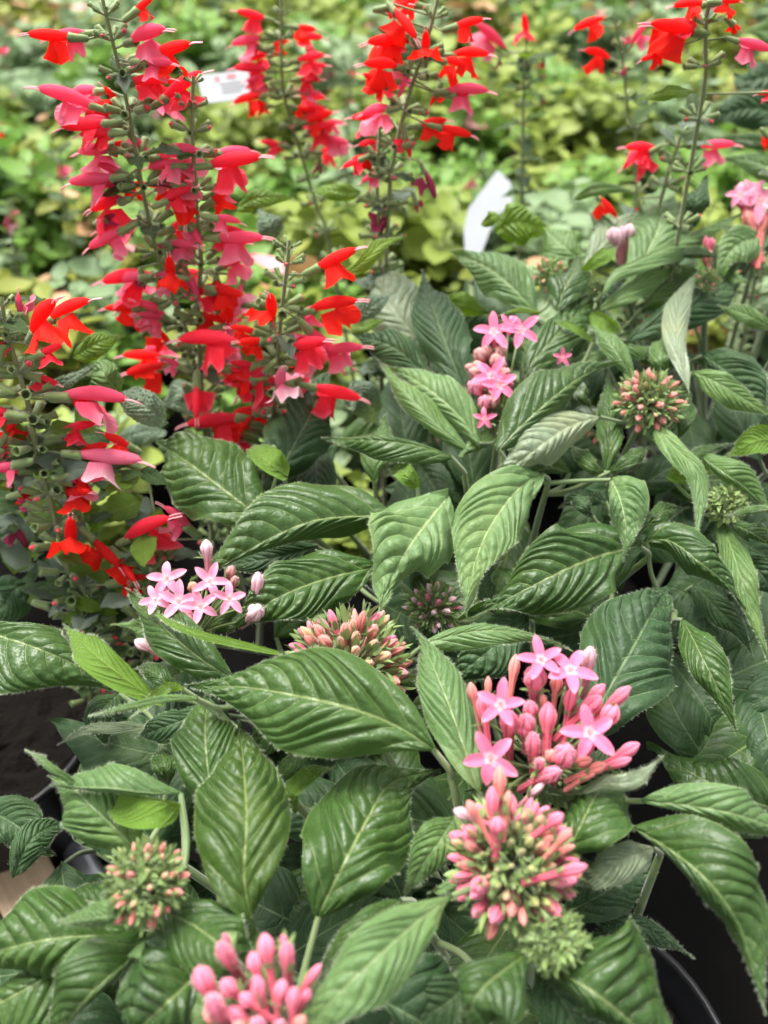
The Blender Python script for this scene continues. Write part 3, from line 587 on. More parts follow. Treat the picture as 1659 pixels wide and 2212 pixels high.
# ---- flower clusters: stems first so that petioles find them
CL = []   # (plant, tile, centre, radius, dz, kind, data)
def cl(*a): CL.append(a)
P1 = dict(buds=[(570,635,555,745,45,'s'),(372,755,390,840,36,'s'),(450,730,450,800,36,'s'),(420,800,437,920,52,'k'),(655,690,650,780,80,'k'),(750,725,740,800,46,'s'),(810,780,795,880,48,'k'),
  (630,840,635,900,52,'k'),(540,880,540,970,76,'k'),(710,840,705,960,72,'k'),(610,900,620,960,60,'k'),(603,935,605,985,46,'k'),(640,970,645,1070,76,'k'),(893,603,880,690,70,'w'),(955,765,890,830,50,'k'),
  (940,815,860,890,60,'k'),(1065,775,985,850,65,'k'),(1005,850,950,940,65,'k'),(1105,1020,1015,1075,52,'k'),(1070,1085,985,1115,50,'k'),(960,1110,890,1140,45,'s'),(900,1090,825,1110,42,'s'),
  (795,1040,770,1100,78,'k'),(672,1090,668,1125,52,'k'),(725,1062,718,1085,42,'s'),(758,1135,690,1170,72,'k'),(695,1190,640,1240,36,'w'),(920,1135,865,1170,40,'s'),(500,1110,495,1190,46,'s'),(690,810,688,860,36,'s'),(830,740,825,800,40,'k')],
  stars=[(680,660,112,8),(805,705,125,36),(505,855,118,-14),(890,975,135,12),(462,1085,135,24)], org=(690,1150), og=3.2)
cl('f','G',(690,1000),0,-0.6,'list',P1)
P2 = dict(buds=[(945,840,1000,930,84,'k'),(968,803,985,850,40,'k'),(852,950,905,1055,86,'k'),(1140,800,1160,925,60,'k'),(1088,880,1112,978,56,'k'),(1235,835,1242,945,76,'k'),(1222,808,1228,850,30,'k'),
  (1105,978,1122,1092,66,'k'),(1222,1000,1208,1092,52,'k'),(1387,935,1330,1012,46,'k'),(1272,1030,1263,1135,56,'k'),(1335,1030,1305,1100,50,'k'),(955,1010,1015,1062,60,'k'),(1035,1065,1095,1112,50,'k'),
  (905,1068,952,1155,92,'k'),(980,1120,1060,1185,66,'k'),(875,1140,950,1185,52,'s'),(1105,1175,1118,1230,60,'k'),(1218,1180,1200,1240,56,'k'),(1010,1190,1060,1230,50,'s'),(1320,1160,1270,1220,46,'s')],
  stars=[], org=(1160,1230), og=3.0)
cl('f','H',(1130,1080),0,-0.5,'list',P2)
P6 = dict(buds=[(890,140,895,210,50,'w'),(1005,255,990,300,40,'f'),(1020,300,1005,340,40,'f'),(1115,280,1110,360,60,'w'),(1120,440,1090,470,60,'w'),(580,575,640,610,46,'w'),(830,330,835,360,36,'c'),(805,470,800,520,70,'k')],
  stars=[(720,310,95,10),(905,322,90,-16),(990,395,85,5),(772,410,98,0),(866,430,88,22),(672,402,80,30)], org=(850,560), og=3.0, pale=1)
cl('m','E',(840,420),0,2.6,'list',P6)
P7 = dict(buds=[(390,500,420,540,40,'f'),(440,430,450,480,50,'f'),(500,440,500,480,50,'f'),(400,450,430,490,50,'f'),(540,540,510,560,40,'f'),(370,540,420,560,50,'f'),(480,470,490,520,50,'f'),(380,600,410,620,60,'k'),(545,590,520,610,50,'k'),(430,660,440,690,50,'k'),(470,650,470,690,50,'f'),(350,520,400,540,40,'f'),(520,500,500,530,40,'f')],
  stars=[(475,372,100,0),(590,365,100,20),(465,560,95,36),(500,600,90,10),(435,745,55,0),(540,345,60,30)], org=(500,760), og=3.0)
cl('m','D',(470,520),0,0.4,'list',P7)
P13 = dict(buds=[(1530,800,1560,900,60,'k'),(1560,900,1590,990,50,'s'),(1640,900,1630,1000,50,'s'),(1600,890,1600,990,50,'k')], stars=[(1540,840,70,0),(1630,870,110,18),(1600,830,70,30)], org=(1620,1060), og=2.0, pale=1)
cl('r','B',(1600,900),0,0.8,'list',P13)
P15 = dict(buds=[(985,985,1000,1040,50,'w'),(1030,975,1030,1040,50,'w'),(1065,965,1050,1030,50,'w'),(1010,990,1015,1050,50,'w')], stars=[], org=(1020,1100), og=2.0)
cl('r','B',(1020,1010),0,1.5,'list',P15)
P16 = dict(buds=[(1390,1020,1395,1070,34,'k'),(1415,1025,1410,1075,34,'k'),(1380,1090,1390,1130,34,'s'),(1410,1080,1405,1130,34,'s')], stars=[], org=(1400,1180), og=1.5)
cl('r','B',(1400,1060),0,1.4,'list',P16)
P17 = dict(buds=[], stars=[(330,985,70,0)], org=(340,1060), og=1.5)
cl('m','c1',(330,1000),0,0.8,'list',P17)
#  domes: centre, radius(px), number, colour weights outer->inner, style
cl('f','I',(560,480),290,-0.6,'dome',dict(n=84,mix='kscnnn',extra=[(465,165,470,290,52,'k'),(500,75,500,200,46,'s'),(540,185,530,270,46,'s'),(880,510,770,540,58,'k'),(360,228,400,300,44,'s'),(300,270,365,297,44,'w'),(775,285,715,330,50,'k'),(810,350,765,400,44,'s'),(490,300,490,372,52,'k')]))
cl('f','H',(620,570),185,-0.3,'dome',dict(n=30,mix='ssccnn',leafy=1))
cl('f','b3',(600,300),430,0.6,'dome',dict(n=60,mix='kssccn'))
cl('m','D',(1150,650),150,-0.2,'dome',dict(n=30,mix='ssscnn',leafy=.5))
cl('f','I',(740,820),125,0.4,'dome',dict(n=26,mix='nnnnnn',leafy=2.0,green=1))
cl('r','c2',(1390,600),130,2.2,'dome',dict(n=34,mix='nnnnnn',leafy=.6,green=1))
cl('r','c1',(260,440),130,0.9,'dome',dict(n=18,mix='sssccn'))
cl('r','c1',(545,520),70,0.6,'dome',dict(n=8,mix='ccnnnn'))
cl('r','c1',(1270,470),85,0.8,'dome',dict(n=12,mix='sscccn'))
cl('m','b2',(1150,1270),190,5.0,'dome',dict(n=22,mix='wwwwkc'))

# ---- bud and star meshes
def bud_mesh(name, fat, key, seed, hairy=True, tube=1.6):
    r = np.random.default_rng(seed)
    prof = [(0.17, -tube), (0.17, -tube * .6), (0.19, -0.35), (0.22, -0.12), (0.23, 0.0), (0.31, 0.12), (0.39 * fat, 0.32), (0.42 * fat, 0.52), (0.35 * fat, 0.70), (0.21 * fat, 0.87), (0.08, 0.965), (0.0, 1.0)]
    seg = 20; V = []; UV = []; F = []
    tw = r.uniform(0.1, 0.5)
    for i, (rr, z) in enumerate(prof):
        for j in range(seg):
            w = 2 * math.pi * j / seg + tw * max(0, z); k = 1 + 0.26 * abs(math.cos(2.5 * (2 * math.pi * j / seg))) ** .5 - .16 * (1 if z > 0 else .2)
            V.append((rr * k * math.cos(w), rr * k * math.sin(w), z)); UV.append((max(0, min(1, (z + .3) / 1.3)), j / seg))
    for i in range(len(prof) - 1):
        for j in range(seg): F.append((i * seg + j, i * seg + (j + 1) % seg, (i + 1) * seg + (j + 1) % seg, (i + 1) * seg + j))
    FM = [0] * len(F)
    if hairy:
        for _ in range(150):
            z = r.uniform(-1.0, 1.0); w = r.uniform(0, 6.283); rr = np.interp(z, [p[1] for p in prof], [p[0] for p in prof]); d = np.array([math.cos(w), math.sin(w), 0.25]); t = np.array([-math.sin(w), math.cos(w), 0])
            p = np.array([rr * math.cos(w), rr * math.sin(w), z]); o = len(V); V += [tuple(p - t * .010), tuple(p + t * .010), tuple(p + d * r.uniform(.08, .2))]; UV += [(0, 0)] * 3; F.append((o, o + 1, o + 2)); FM.append(1)
    return mesh_from(name, V, F, [BUD[key], M_phair], uv=UV, fm=FM)
BUDM = {k: [bud_mesh('bud', f, k, i) for i, f in enumerate((0.8, 1.0, 1.15))] for k in BUD}
def star_mesh(seed, m):
    r = np.random.default_rng(seed); mb = MB(); V = []; UV = []; F = []
    for p in range(5):
        a = 2 * math.pi * p / 5 + r.normal(0, 0.07); L = r.uniform(0.90, 1.06); rec = r.uniform(-0.22, 0.32); cup = r.uniform(.10, .2); tw = r.normal(0, .12)
        d = np.array([math.cos(a), math.sin(a), 0]); y = np.array([-math.sin(a), math.cos(a), 0])
        n, mm = 11, 7; o = len(V)
        for i in range(n):
            k = i / (n - 1); w = 0.222 * ((0.35 + k) ** 0.55) * (1 - k ** 2.2) ** 0.75 * 1.25; w = max(w, 0.004)
            for j in range(mm):
                s = -1 + 2 * j / (mm - 1)
                z = 0.10 * math.sin(k * 2.4) - rec * k * k * 1.1 + cup * w * (s * s) * 1.6 - 0.03 * math.exp(-(s / .2) ** 2) + tw * k * s * w
                V.append(tuple(d * (0.06 + 0.94 * k) * L + y * w * s + np.array([0, 0, z]))); UV.append((0.06 + 0.94 * k, j / (mm - 1)))
        for i in range(n - 1):
            for j in range(mm - 1): F.append((o + i * mm + j, o + (i + 1) * mm + j, o + (i + 1) * mm + j + 1, o + i * mm + j + 1))
    o = len(V); seg = 10
    prof = [(0.10, -1.5), (0.10, -0.5), (0.15, -0.12), (0.17, 0.01)]
    for rr, z in prof:
        for j in range(seg): w = 2 * math.pi * j / seg; V.append((rr * math.cos(w), rr * math.sin(w), z)); UV.append((0.4 if z < 0 else 0.08, 0.5))
    for i in range(len(prof) - 1):
        for j in range(seg): F.append((o + i * seg + j, o + i * seg + (j + 1) % seg, o + (i + 1) * seg + (j + 1) % seg, o + (i + 1) * seg + j))
    FM = [0] * len(F)
    for _ in range(70):                        # pale hairs in the throat
        w = r.uniform(0, 6.283); rr = r.uniform(0.02, 0.17); p = np.array([rr * math.cos(w), rr * math.sin(w), 0.0]); t = np.array([-math.sin(w), math.cos(w), 0]) * .014; dd = np.array([r.normal(0, .05), r.normal(0, .05), r.uniform(.08, .2)])
        o = len(V); V += [tuple(p - t), tuple(p + t), tuple(p + dd)]; UV += [(0, 0)] * 3; F.append((o, o + 1, o + 2)); FM.append(1)
    return mesh_from('star_flower', V, F, [m, M_phair], uv=UV, fm=FM)
STARM = [star_mesh(i, STAR) for i in range(4)]; STARPM = [star_mesh(i + 9, STARP) for i in range(4)]

todo = []
for (pl, t, c, rad, dz, kind, dat) in CL:
    fx, fy = FX(t, *c); d = D0(fy) + dz * .01; ctr = P(fx, fy, d); kc = unit(CAM - ctr); ax = unit(kc * 0.55 + WUP * 0.6)
    s = TILE[t][2]; px = d / FPX / s
    if kind == 'list':
        ox, oy = FX(t, *dat['org']); org = P(ox, oy, D0(oy) + (dz + dat['og']) * .01); R0 = None
    else:
        R0 = rad * px * .74; org = ctr - ax * R0 * 0.75
    add_stem(pl, org - np.array([0, 0, .004])); todo.append((pl, t, c, d, px, kind, dat, ctr, org, ax, R0, dz))
for a in LEAVES: place_leaf(*a)
rq = random.Random(3)
for (pl, t, c, d, px, kind, dat, ctr, org, ax, R0, dz) in todo:
    fx, fy = FX(t, *c); ofx, ofy = FX(t, *dat['org']) if kind == 'list' else (fx, fy + 10)
    rr_ = (R0 or .024) / d * FPX
    for q in range(5):
        an = q * 1.2566 + rq.uniform(-.5, .5); L_ = rr_ * rq.uniform(1.3, 2.0); r1_ = rr_ * .35
        x0, y0 = ofx + math.cos(an) * r1_, ofy + math.sin(an) * r1_ * .8; x1, y1 = ofx + math.cos(an) * L_, ofy + math.sin(an) * L_ * .85
        w = L_ * rq.uniform(.10, .17)
        place_leaf(pl, 'F', [(x0, y0), ((x0 + x1) / 2 + w * rq.uniform(-.4, .4), (y0 + y1) / 2), (x1, y1)], w, w, dz + rq.uniform(1.8, 3.2), dict(k=rq.choice('ggpp'), lo=1, hair=.4, und=.3, dzs=[.6, -.3, rq.uniform(-.6, 1.2)]))

for (pl, t, c, d, px, kind, dat, ctr, org, ax, R0, dz) in todo:
    par = PL[pl]; off = np.array(par.location); mb = MB(); buds = []; stars = []
    kc = unit(CAM - ctr)
    def at(x, y, up):                          # a point of the cluster: nearer the top of the cluster means farther back
        fx, fy = FX(t, x, y); cy = FX(t, *c)[1]; return P(fx, fy, d + (cy - fy) * d / FPX * 0.35 - up)
    lst = list(dat.get('buds', ())) + list(dat.get('extra', ()))
    for (tx, ty, bx, by, w, key) in lst:
        L2 = math.hypot(tx - bx, ty - by) * px; Lw = max(L2, w * px * 1.5)
        up = math.sqrt(max(0, Lw * Lw - L2 * L2)) + 0.25 * L2
        ex = 0.003 + (random.random() * .003 if kind == 'list' else 0.008)
        b = at(bx, by, ex); tp = at(tx, ty, ex + up)
        buds.append((b, tp, w * px / 0.80, key))
    for (x, y, r_, rot) in dat.get('stars', ()):
        r_ *= .93; pt = at(x, y, 0.016); ip = P(*FX(t, *c), d) ; rad3 = pt - org; axs = unit(unit(rad3) * 0.45 + kc * 0.95)
        stars.append((pt, axs, r_ * px, rot))
    if kind == 'dome':
        n = dat['n']; mixs = dat['mix']; gr = dat.get('green')
        sx = unit(np.cross(WUP, ax)); sy = np.cross(ax, sx)
        for i in range(n):
            zz = 1 - (i + .5) / n * 0.98; ph = i * 2.39996 + random.uniform(-.25, .25); rr = math.sqrt(1 - zz * zz)
            dr = unit(ax * (zz + .12) + sx * rr * math.cos(ph) + sy * rr * math.sin(ph))
            l1 = R0 * random.uniform(.86, 1.06); kk = mixs[min(5, int((1 - rr) * 6 + random.uniform(-.9, 1.1)) if rr < 1 else 0)] if random.random() > .18 else random.choice(mixs)
            key = kk; Lb = R0 * random.uniform(.34, .50) * {'k': 1.25, 's': 1.1, 'w': 1.2, 'c': .8, 'n': .65}[key]
            Lb = min(Lb, 0.0100); tip = org + dr * (l1 + R0 * .48); 
            if gr: Lb *= .8
            buds.append((tip - dr * Lb, tip, Lb * random.uniform(.42, .52) / .8, key))
    for (b, tp, w, key) in buds:
        ctl = org + (b - org) * 0.45 + ax * 0.002
        mb.tube([org, ctl, b - unit(tp - b) * np.linalg.norm(tp - b) * .8], 0.0008, 0.0007, 5, n=6)
        nl = 3 + int(3 * dat.get('leafy', .4)); dr = unit(tp - b); e1 = unit(np.cross(dr, [.3, .2, .9])); e2 = np.cross(dr, e1)
        for q in range(nl):
            w0 = random.uniform(0, 6.28); sd = e1 * math.cos(w0) + e2 * math.sin(w0); Lc = random.uniform(.0035, .0065) * (1.0 if not dat.get('leafy') else 1.35)
            mb.blade(b - dr * 0.0022 + sd * 0.0009, unit(dr * .55 + sd * random.uniform(.35, 1.0)), sd * -1 + dr * .2, Lc, Lc * .17, curl=random.uniform(-.5, .5) if not dat.get('leafy') else random.uniform(-.2, .9))
    for (pt, axs, rr, rot) in stars: mb.tube([org, (org + pt) / 2 - axs * .003, pt - axs * rr * 1.45], 0.0008, 0.0008, 5, n=5)
    # crowded green calyces that fill the cluster between the buds
    fill = int(90 if kind == 'list' else 260 * (1 + .4 * dat.get('leafy', 0)))
    if R0: Rf = R0
    else: Rf = np.linalg.norm(ctr - org) * 0.9
    sx = unit(np.cross(WUP, ax)); sy = np.cross(ax, sx)
    if dat.get('buds') is None or len(dat['buds']) > 8:
        for i in range(fill):
            zz = random.uniform(0.0, 1); ph = random.uniform(0, 6.28); rr = math.sqrt(1 - zz * zz); dr = unit(ax * (zz + .1) + sx * rr * math.cos(ph) + sy * rr * math.sin(ph))
            if kind == 'list': p0 = org + dr * Rf * random.uniform(.35, .75)
            else: p0 = org + dr * (Rf * random.uniform(.95, 1.26))
            Lc = random.uniform(.005, .0095) * (1 if kind == 'list' else min(1, R0 / .024)); tq = unit(np.random.default_rng(i).normal(0, 1, 3))
            mb.blade(p0, unit(dr + tq * .6), unit(dr * -.3 + tq), Lc, Lc * random.uniform(.14, .22), curl=random.uniform(-.3, 1.0))
            if i % 3 == 0: mb.tube([org, org + (p0 - org) * .5 + ax * .001, p0], .0008, .0006, 4, n=4, cap=False)
    V = np.asarray(mb.V) - off; mb.V = [tuple(v) for v in V]
    co = child('flower_cluster', mb.mesh('flower_cluster', [M_calyx]), par)
    for (b, tp, w, key) in buds:
        z = unit(tp - b); L = np.linalg.norm(tp - b); x = unit(np.cross([.2, .9, .4], z)); M = frame(x, z, b, (w, w, L)); child('bud', random.choice(BUDM[key]), co, M)
    for (pt, axs, rr, rot) in stars:
        xr = unit(RGT - axs * RGT.dot(axs)); yr = np.cross(axs, xr); x = xr * math.cos(R(90 + rot)) + yr * math.sin(R(90 + rot))
        child('star_flower', random.choice(STARPM if dat.get('pale') else STARM), co, frame(x, axs, pt, rr)); 

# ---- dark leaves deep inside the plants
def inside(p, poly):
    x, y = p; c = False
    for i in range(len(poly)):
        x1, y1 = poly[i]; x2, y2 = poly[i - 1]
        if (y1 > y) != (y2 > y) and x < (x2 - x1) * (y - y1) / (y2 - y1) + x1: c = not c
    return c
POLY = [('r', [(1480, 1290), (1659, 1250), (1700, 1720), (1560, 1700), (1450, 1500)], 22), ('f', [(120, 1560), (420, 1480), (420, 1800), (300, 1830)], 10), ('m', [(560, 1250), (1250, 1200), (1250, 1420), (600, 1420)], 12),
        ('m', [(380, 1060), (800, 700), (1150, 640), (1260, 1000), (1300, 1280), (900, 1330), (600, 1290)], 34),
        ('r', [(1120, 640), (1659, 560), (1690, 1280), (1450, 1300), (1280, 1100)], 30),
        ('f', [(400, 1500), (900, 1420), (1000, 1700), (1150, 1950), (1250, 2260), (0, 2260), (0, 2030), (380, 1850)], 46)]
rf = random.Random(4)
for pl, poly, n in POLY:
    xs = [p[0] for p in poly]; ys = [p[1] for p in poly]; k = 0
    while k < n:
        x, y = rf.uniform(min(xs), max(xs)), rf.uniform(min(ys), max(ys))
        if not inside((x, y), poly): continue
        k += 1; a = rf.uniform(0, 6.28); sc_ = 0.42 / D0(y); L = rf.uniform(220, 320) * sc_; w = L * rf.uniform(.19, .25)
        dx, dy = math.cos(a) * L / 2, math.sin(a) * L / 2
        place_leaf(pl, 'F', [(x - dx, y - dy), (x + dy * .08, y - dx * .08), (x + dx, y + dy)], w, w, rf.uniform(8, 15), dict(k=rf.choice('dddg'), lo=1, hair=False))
for pl in PL:
    off = np.array(PL[pl].location)
    for st in STEMS[pl]:
        mb = MB(); mb.tube(st, 0.0035, 0.0018, 7, n=12); mb.V = [tuple(np.asarray(v) - off) for v in mb.V]; child('stem', mb.mesh('stem', [M_stem]), PL[pl])

# ---------------------------------------------------------------- salvias
def corolla_mesh(seed, m):
    r = np.random.default_rng(seed); V = []; UV = []; F = []
    n, seg = 14, 10; bend = r.uniform(.0, .07); hook = r.uniform(0.0, .05)
    for i in range(n):
        t = i / (n - 1); rad = 0.022 + 0.105 * math.sin(math.pi * min(1, t * .96) ** 1.25) ** 0.85 * (1 - .12 * t)
        if i == n - 1: rad = 0.01
        cx, cz = t, bend * math.sin(math.pi * t) + hook * t ** 4
        for j in range(seg):
            w = 2 * math.pi * j / seg; V.append((cx, rad * .85 * math.cos(w), cz + rad * math.sin(w) * (1.1 if math.sin(w) > 0 else .8))); UV.append((0.05 + .3 * t, j / seg))
    for i in range(n - 1):
        for j in range(seg): F.append((i * seg + j, i * seg + (j + 1) % seg, (i + 1) * seg + (j + 1) % seg, (i + 1) * seg + j))
    a, b = 10, 23; o = len(V); L = r.uniform(.36, .50); fan = r.uniform(.27, .40); ph = r.uniform(0, 6, 3); fw = r.uniform(.05, .25)
    for i in range(a):
        s = i / (a - 1)
        for j in range(b):
            w = -1 + 2 * j / (b - 1); aw = abs(w)
            lobe = 1 - .42 * math.exp(-((aw - .55) / .13) ** 2) - .30 * aw ** 3 - (.16 * math.exp(-(w / .08) ** 2)) + .05 * math.sin(14 * w + ph[2])
            hw = .085 + fan * s ** .85
            x = .58 + fw * s - (.30 + .16 * s) * w * w + .075 * math.sin(4.5 * w + ph[1]) * s * s + .045 * math.sin(10 * w + ph[0]) * s ** 3
            y = hw * math.sin(w * 1.3) + .02 * math.sin(8 * w + ph[2]) * s * s
            z = -.04 - L * lobe * (s ** .95) - .02 * w * w * (1 - s) + .10 * aw * s ** 3 + .02 * math.sin(7 * w + ph[0]) * s
            if s > .75: x += .10 * (s - .75) * math.sin(7 * w + ph[1])
            V.append((x, y, z)); UV.append((.4 + .6 * s, j / (b - 1)))
    for i in range(a - 1):
        for j in range(b - 1): F.append((o + i * b + j, o + i * b + j + 1, o + (i + 1) * b + j + 1, o + (i + 1) * b + j))
    return mesh_from('flower', V, F, [m], uv=UV)
CORM = {k: [corolla_mesh(i + 1, COR[k]) for i in range(9)] for k in COR}
mb = MB()
for sgn in (-1, 1): mb.tube([(.8, .02 * sgn, .0), (1.0, .03 * sgn, .015), (1.1, .035 * sgn, -.005), (1.2, .03 * sgn, -.04)], .014, .010, 5, n=8)
STAMENM = mb.mesh('stamen', [M_stamen])
def calyx_mesh(red):
    V = []; UV = []; F = []; seg = 16; prof = [(0.05, 0), (0.13, .06), (0.17, .25), (0.18, .55), (0.20, .8), (0.24, 1.0), (.20, .99), (.15, .75)]
    for i, (rr, z) in enumerate(prof):
        for j in range(seg):
            w = 2 * math.pi * j / seg; k = 1 + .10 * math.cos(8 * w); lip = (.13 * math.cos(2 * w)) * max(0, z - .6) if z > .6 else 0
            V.append((z + lip, rr * k * math.cos(w), rr * k * math.sin(w))); UV.append((z, j / seg))
    for i in range(len(prof) - 1):
        for j in range(seg): F.append((i * seg + j, i * seg + (j + 1) % seg, (i + 1) * seg + (j + 1) % seg, (i + 1) * seg + j))
    return mesh_from('calyx', V, F, [M_scalyx], uv=UV)
CALM = calyx_mesh(False)
mb = MB(); V, F = [], []
for i in range(6):
    t = i / 5
    for j in range(8): w = 6.2832 * j / 8; rr = .17 * math.sqrt(max(0, 1 - (t * 1.0) ** 2)); V.append((.75 + .45 * t, rr * math.cos(w), rr * math.sin(w)))
for i in range(5):
    for j in range(8): F.append((i * 8 + j, i * 8 + (j + 1) % 8, (i + 1) * 8 + (j + 1) % 8, (i + 1) * 8 + j))
REDBUDM = mesh_from('bud', V, F, [M_redbud])
def small_leaf_mesh(seed, m, asp=.3, L=1.0):
    r = np.random.default_rng(seed); n = 16; u = np.linspace(0, 1, n); b = r.uniform(.1, .35)
    mid = np.stack([u * L, .05 * np.sin(u * 3 + r.uniform(0, 3)), .15 * u - b * u * u], 1)
    L0 = np.tile(np.array([0, 1.0, 0]), (n, 1)); V, F, UV, VN, FM = leaf_mesh(mid, asp * .5, asp * .5, L0, 's', pk=.38, q=.8, und=.12, NV=5, N=6, foldL=-.25, foldR=-.25, hairs=False, crenate=.05, seed=seed, tip=.2)
    return mesh_from('leaf', V, F, [LM[m]], uv=UV, uv2=VN)
SLEAF = {k: [small_leaf_mesh(i, k, asp) for i, asp in enumerate((.42, .55, .7))] for k in 'gyspd'}

def salvia(name_label, h, stems, flowers, whorl=.021, whorl_n=6, calyx=.0105, redp=.25, leafy=0.0, top_buds=True, ground=True, r0=.0022, tip_s=0.0, leaf_keys='gs', hslope=0.0, extra=()):
    """stems: tile + polyline top -> bottom ; flowers: (tile, base, tip, lower lip, colour[, dz]) ; h horizontal distance in front of the camera"""
    def W(t, x, y, dz=0.0):
        fx, fy = FX(t, x, y); return P(fx, fy, DH(fy, h + hslope * (fy - 600) / 600) + dz * .01)
    lines = []
    for t, pl in stems:
        l3 = [W(t, x, y) for x, y in pl]; b = l3[-1].copy(); dirv = unit(l3[-1] - l3[-2]); b2 = b + (dirv * .5 + np.array([0, 0, -.5])) * max(0.0, (b[2] - .15)); b2[2] = .145; l3.append(b2); lines.append(np.array(l3))
    root = empty('salvia_plant', (lines[0][-1][0], lines[0][-1][1], .145), name_label, 'flowering plant', 'red and pink salvia plants'); off = np.array(root.location)
    mbs = [MB() for _ in lines]; dens = []
    for mb, l3 in zip(mbs, lines):
        mb.tube(l3, r0 * .55, r0 * 1.25, 4 if r0 > .0015 else 5, n=30); c, L = catmull(l3, 200); dens.append((c, L))
    allc = np.vstack([c for c, _ in dens])
    def calyx_at(p, x, sz, red):
        z = WUP if abs(unit(x).dot(WUP)) < .9 else RGT
        cobj = child('calyx', CALM, root, frame(x, z, p, sz))
        if red: child('bud', REDBUDM, cobj, frame(x, z, p, sz))
    for mb, (c, L) in zip(mbs, dens):
        s = .004; k = 0; a0 = random.uniform(0, 6)
        while s < L:
            i = int(s / L * 199); p = c[i]; T = unit(c[max(0, i - 2)] - c[min(199, i + 2)])   # towards the tip
            if p[2] < .24: break
            tt = min(1, s / .05); e1 = unit(np.cross(T, [.3, .9, .1])); e2 = np.cross(T, e1); nn = whorl_n if s > .012 else 4
            for q in range(nn):
                w = a0 + k * .6 + q * 6.283 / nn + random.uniform(-.25, .25); sd = e1 * math.cos(w) + e2 * math.sin(w)
                x = unit(sd * random.uniform(.7, 1.0) + T * (random.uniform(.35, .7) if s < .03 else random.uniform(.1, .5))); sz = calyx * random.uniform(.75, 1.1) * (.45 + .55 * tt)
                q0 = p + sd * r0; q1 = q0 + x * sz * .25; mb.tube([q0 - x * .001, q1], .0006, .0005, 4, n=3, cap=False)
                calyx_at(q1, x, sz, random.random() < redp * (1 if s > .015 else .2))
            if leafy and random.random() < leafy:
                for q in (0, 1):
                    w = a0 + k * 1.57 + q * 3.14; sd = e1 * math.cos(w) + e2 * math.sin(w); x = unit(sd + T * random.uniform(-.2, .6)); L_ = random.uniform(.016, .030)
                    child('leaf', random.choice(SLEAF[random.choice(leaf_keys)]), root, frame(x, T * .8 + WUP * .4, p + sd * r0 * .6, L_))
            s += whorl * random.uniform(.8, 1.15) * (.5 + .5 * tt); k += 1
    flowers = list(flowers)
    for (ti, y0, y1, n_, cols) in extra:
        c, L = dens[ti]
        for q in range(n_):
            fy = y0 + (y1 - y0) * (q + random.random()) / n_
            pr_ = (c - CAM) @ np.stack([RGT, UPV, FWD], 1); yy_ = 1106 - FPX * pr_[:, 1] / pr_[:, 2]; xx_ = 829.5 + FPX * pr_[:, 0] / pr_[:, 2]; i = np.abs(yy_ - fy).argmin()
            sg = random.choice((-1, 1)); px0 = FPX / pr_[i, 2]; r1 = random.uniform(.006, .013) * px0; L1 = random.uniform(.017, .027) * px0; an = random.uniform(-.5, .35)
            bx, by = xx_[i] + sg * r1, yy_[i] - random.uniform(0, 4); tx, ty = bx + sg * L1 * math.cos(an), by + L1 * math.sin(an)
            flowers.append(('F', (bx, by), (tx, ty), (bx + sg * L1 * .4, by + L1 * .7), random.choice(cols), random.uniform(-1.6, 1.6), random.uniform(-.9, .9)))
    for fl in flowers:
        t, (bx, by), (tx, ty), lip, col = fl[:5]; dz = fl[5] if len(fl) > 5 else random.uniform(-.8, .5); tow = fl[6] if len(fl) > 6 else random.uniform(-.35, .35)
        b = W(t, bx, by, dz); tp = W(t, tx, ty, dz); Lf = np.linalg.norm(tp - b); kc = unit(CAM - b)
        x = tp - b + kc * Lf * tow
        if fl[5:] and len(fl) > 7: x = unit(x) * fl[7]     # a flower that faces the camera: real length given
        Lf = np.linalg.norm(x)
        if lip is None: up = WUP
        else:
            lp = W(t, lip[0], lip[1], dz); up = -(lp - (b + x * .55)); up = unit(up) 
        M = frame(x, up, b, Lf); f = child('flower', random.choice(CORM[col]), root, M)
        if col != 'd': child('stamen', STAMENM, f, M)
        ux = unit(x); calyx_at(b - ux * calyx * .45, ux, calyx * random.uniform(.95, 1.15), False)
        dd = np.linalg.norm(allc - b + ux * calyx * .45, axis=1); j = dd.argmin()
        if dd[j] < .05: mbs[j // 200].tube([allc[j], (allc[j] + b) / 2 - ux * .002, b - ux * calyx * .42], .0007, .0006, 4, n=5, cap=False)
    for mb in mbs: mb.V = [tuple(np.asarray(v) - off) for v in mb.V]; child('stem', mb.mesh('stem', [M_sstem]), root)
    return root, W
f_ = .030
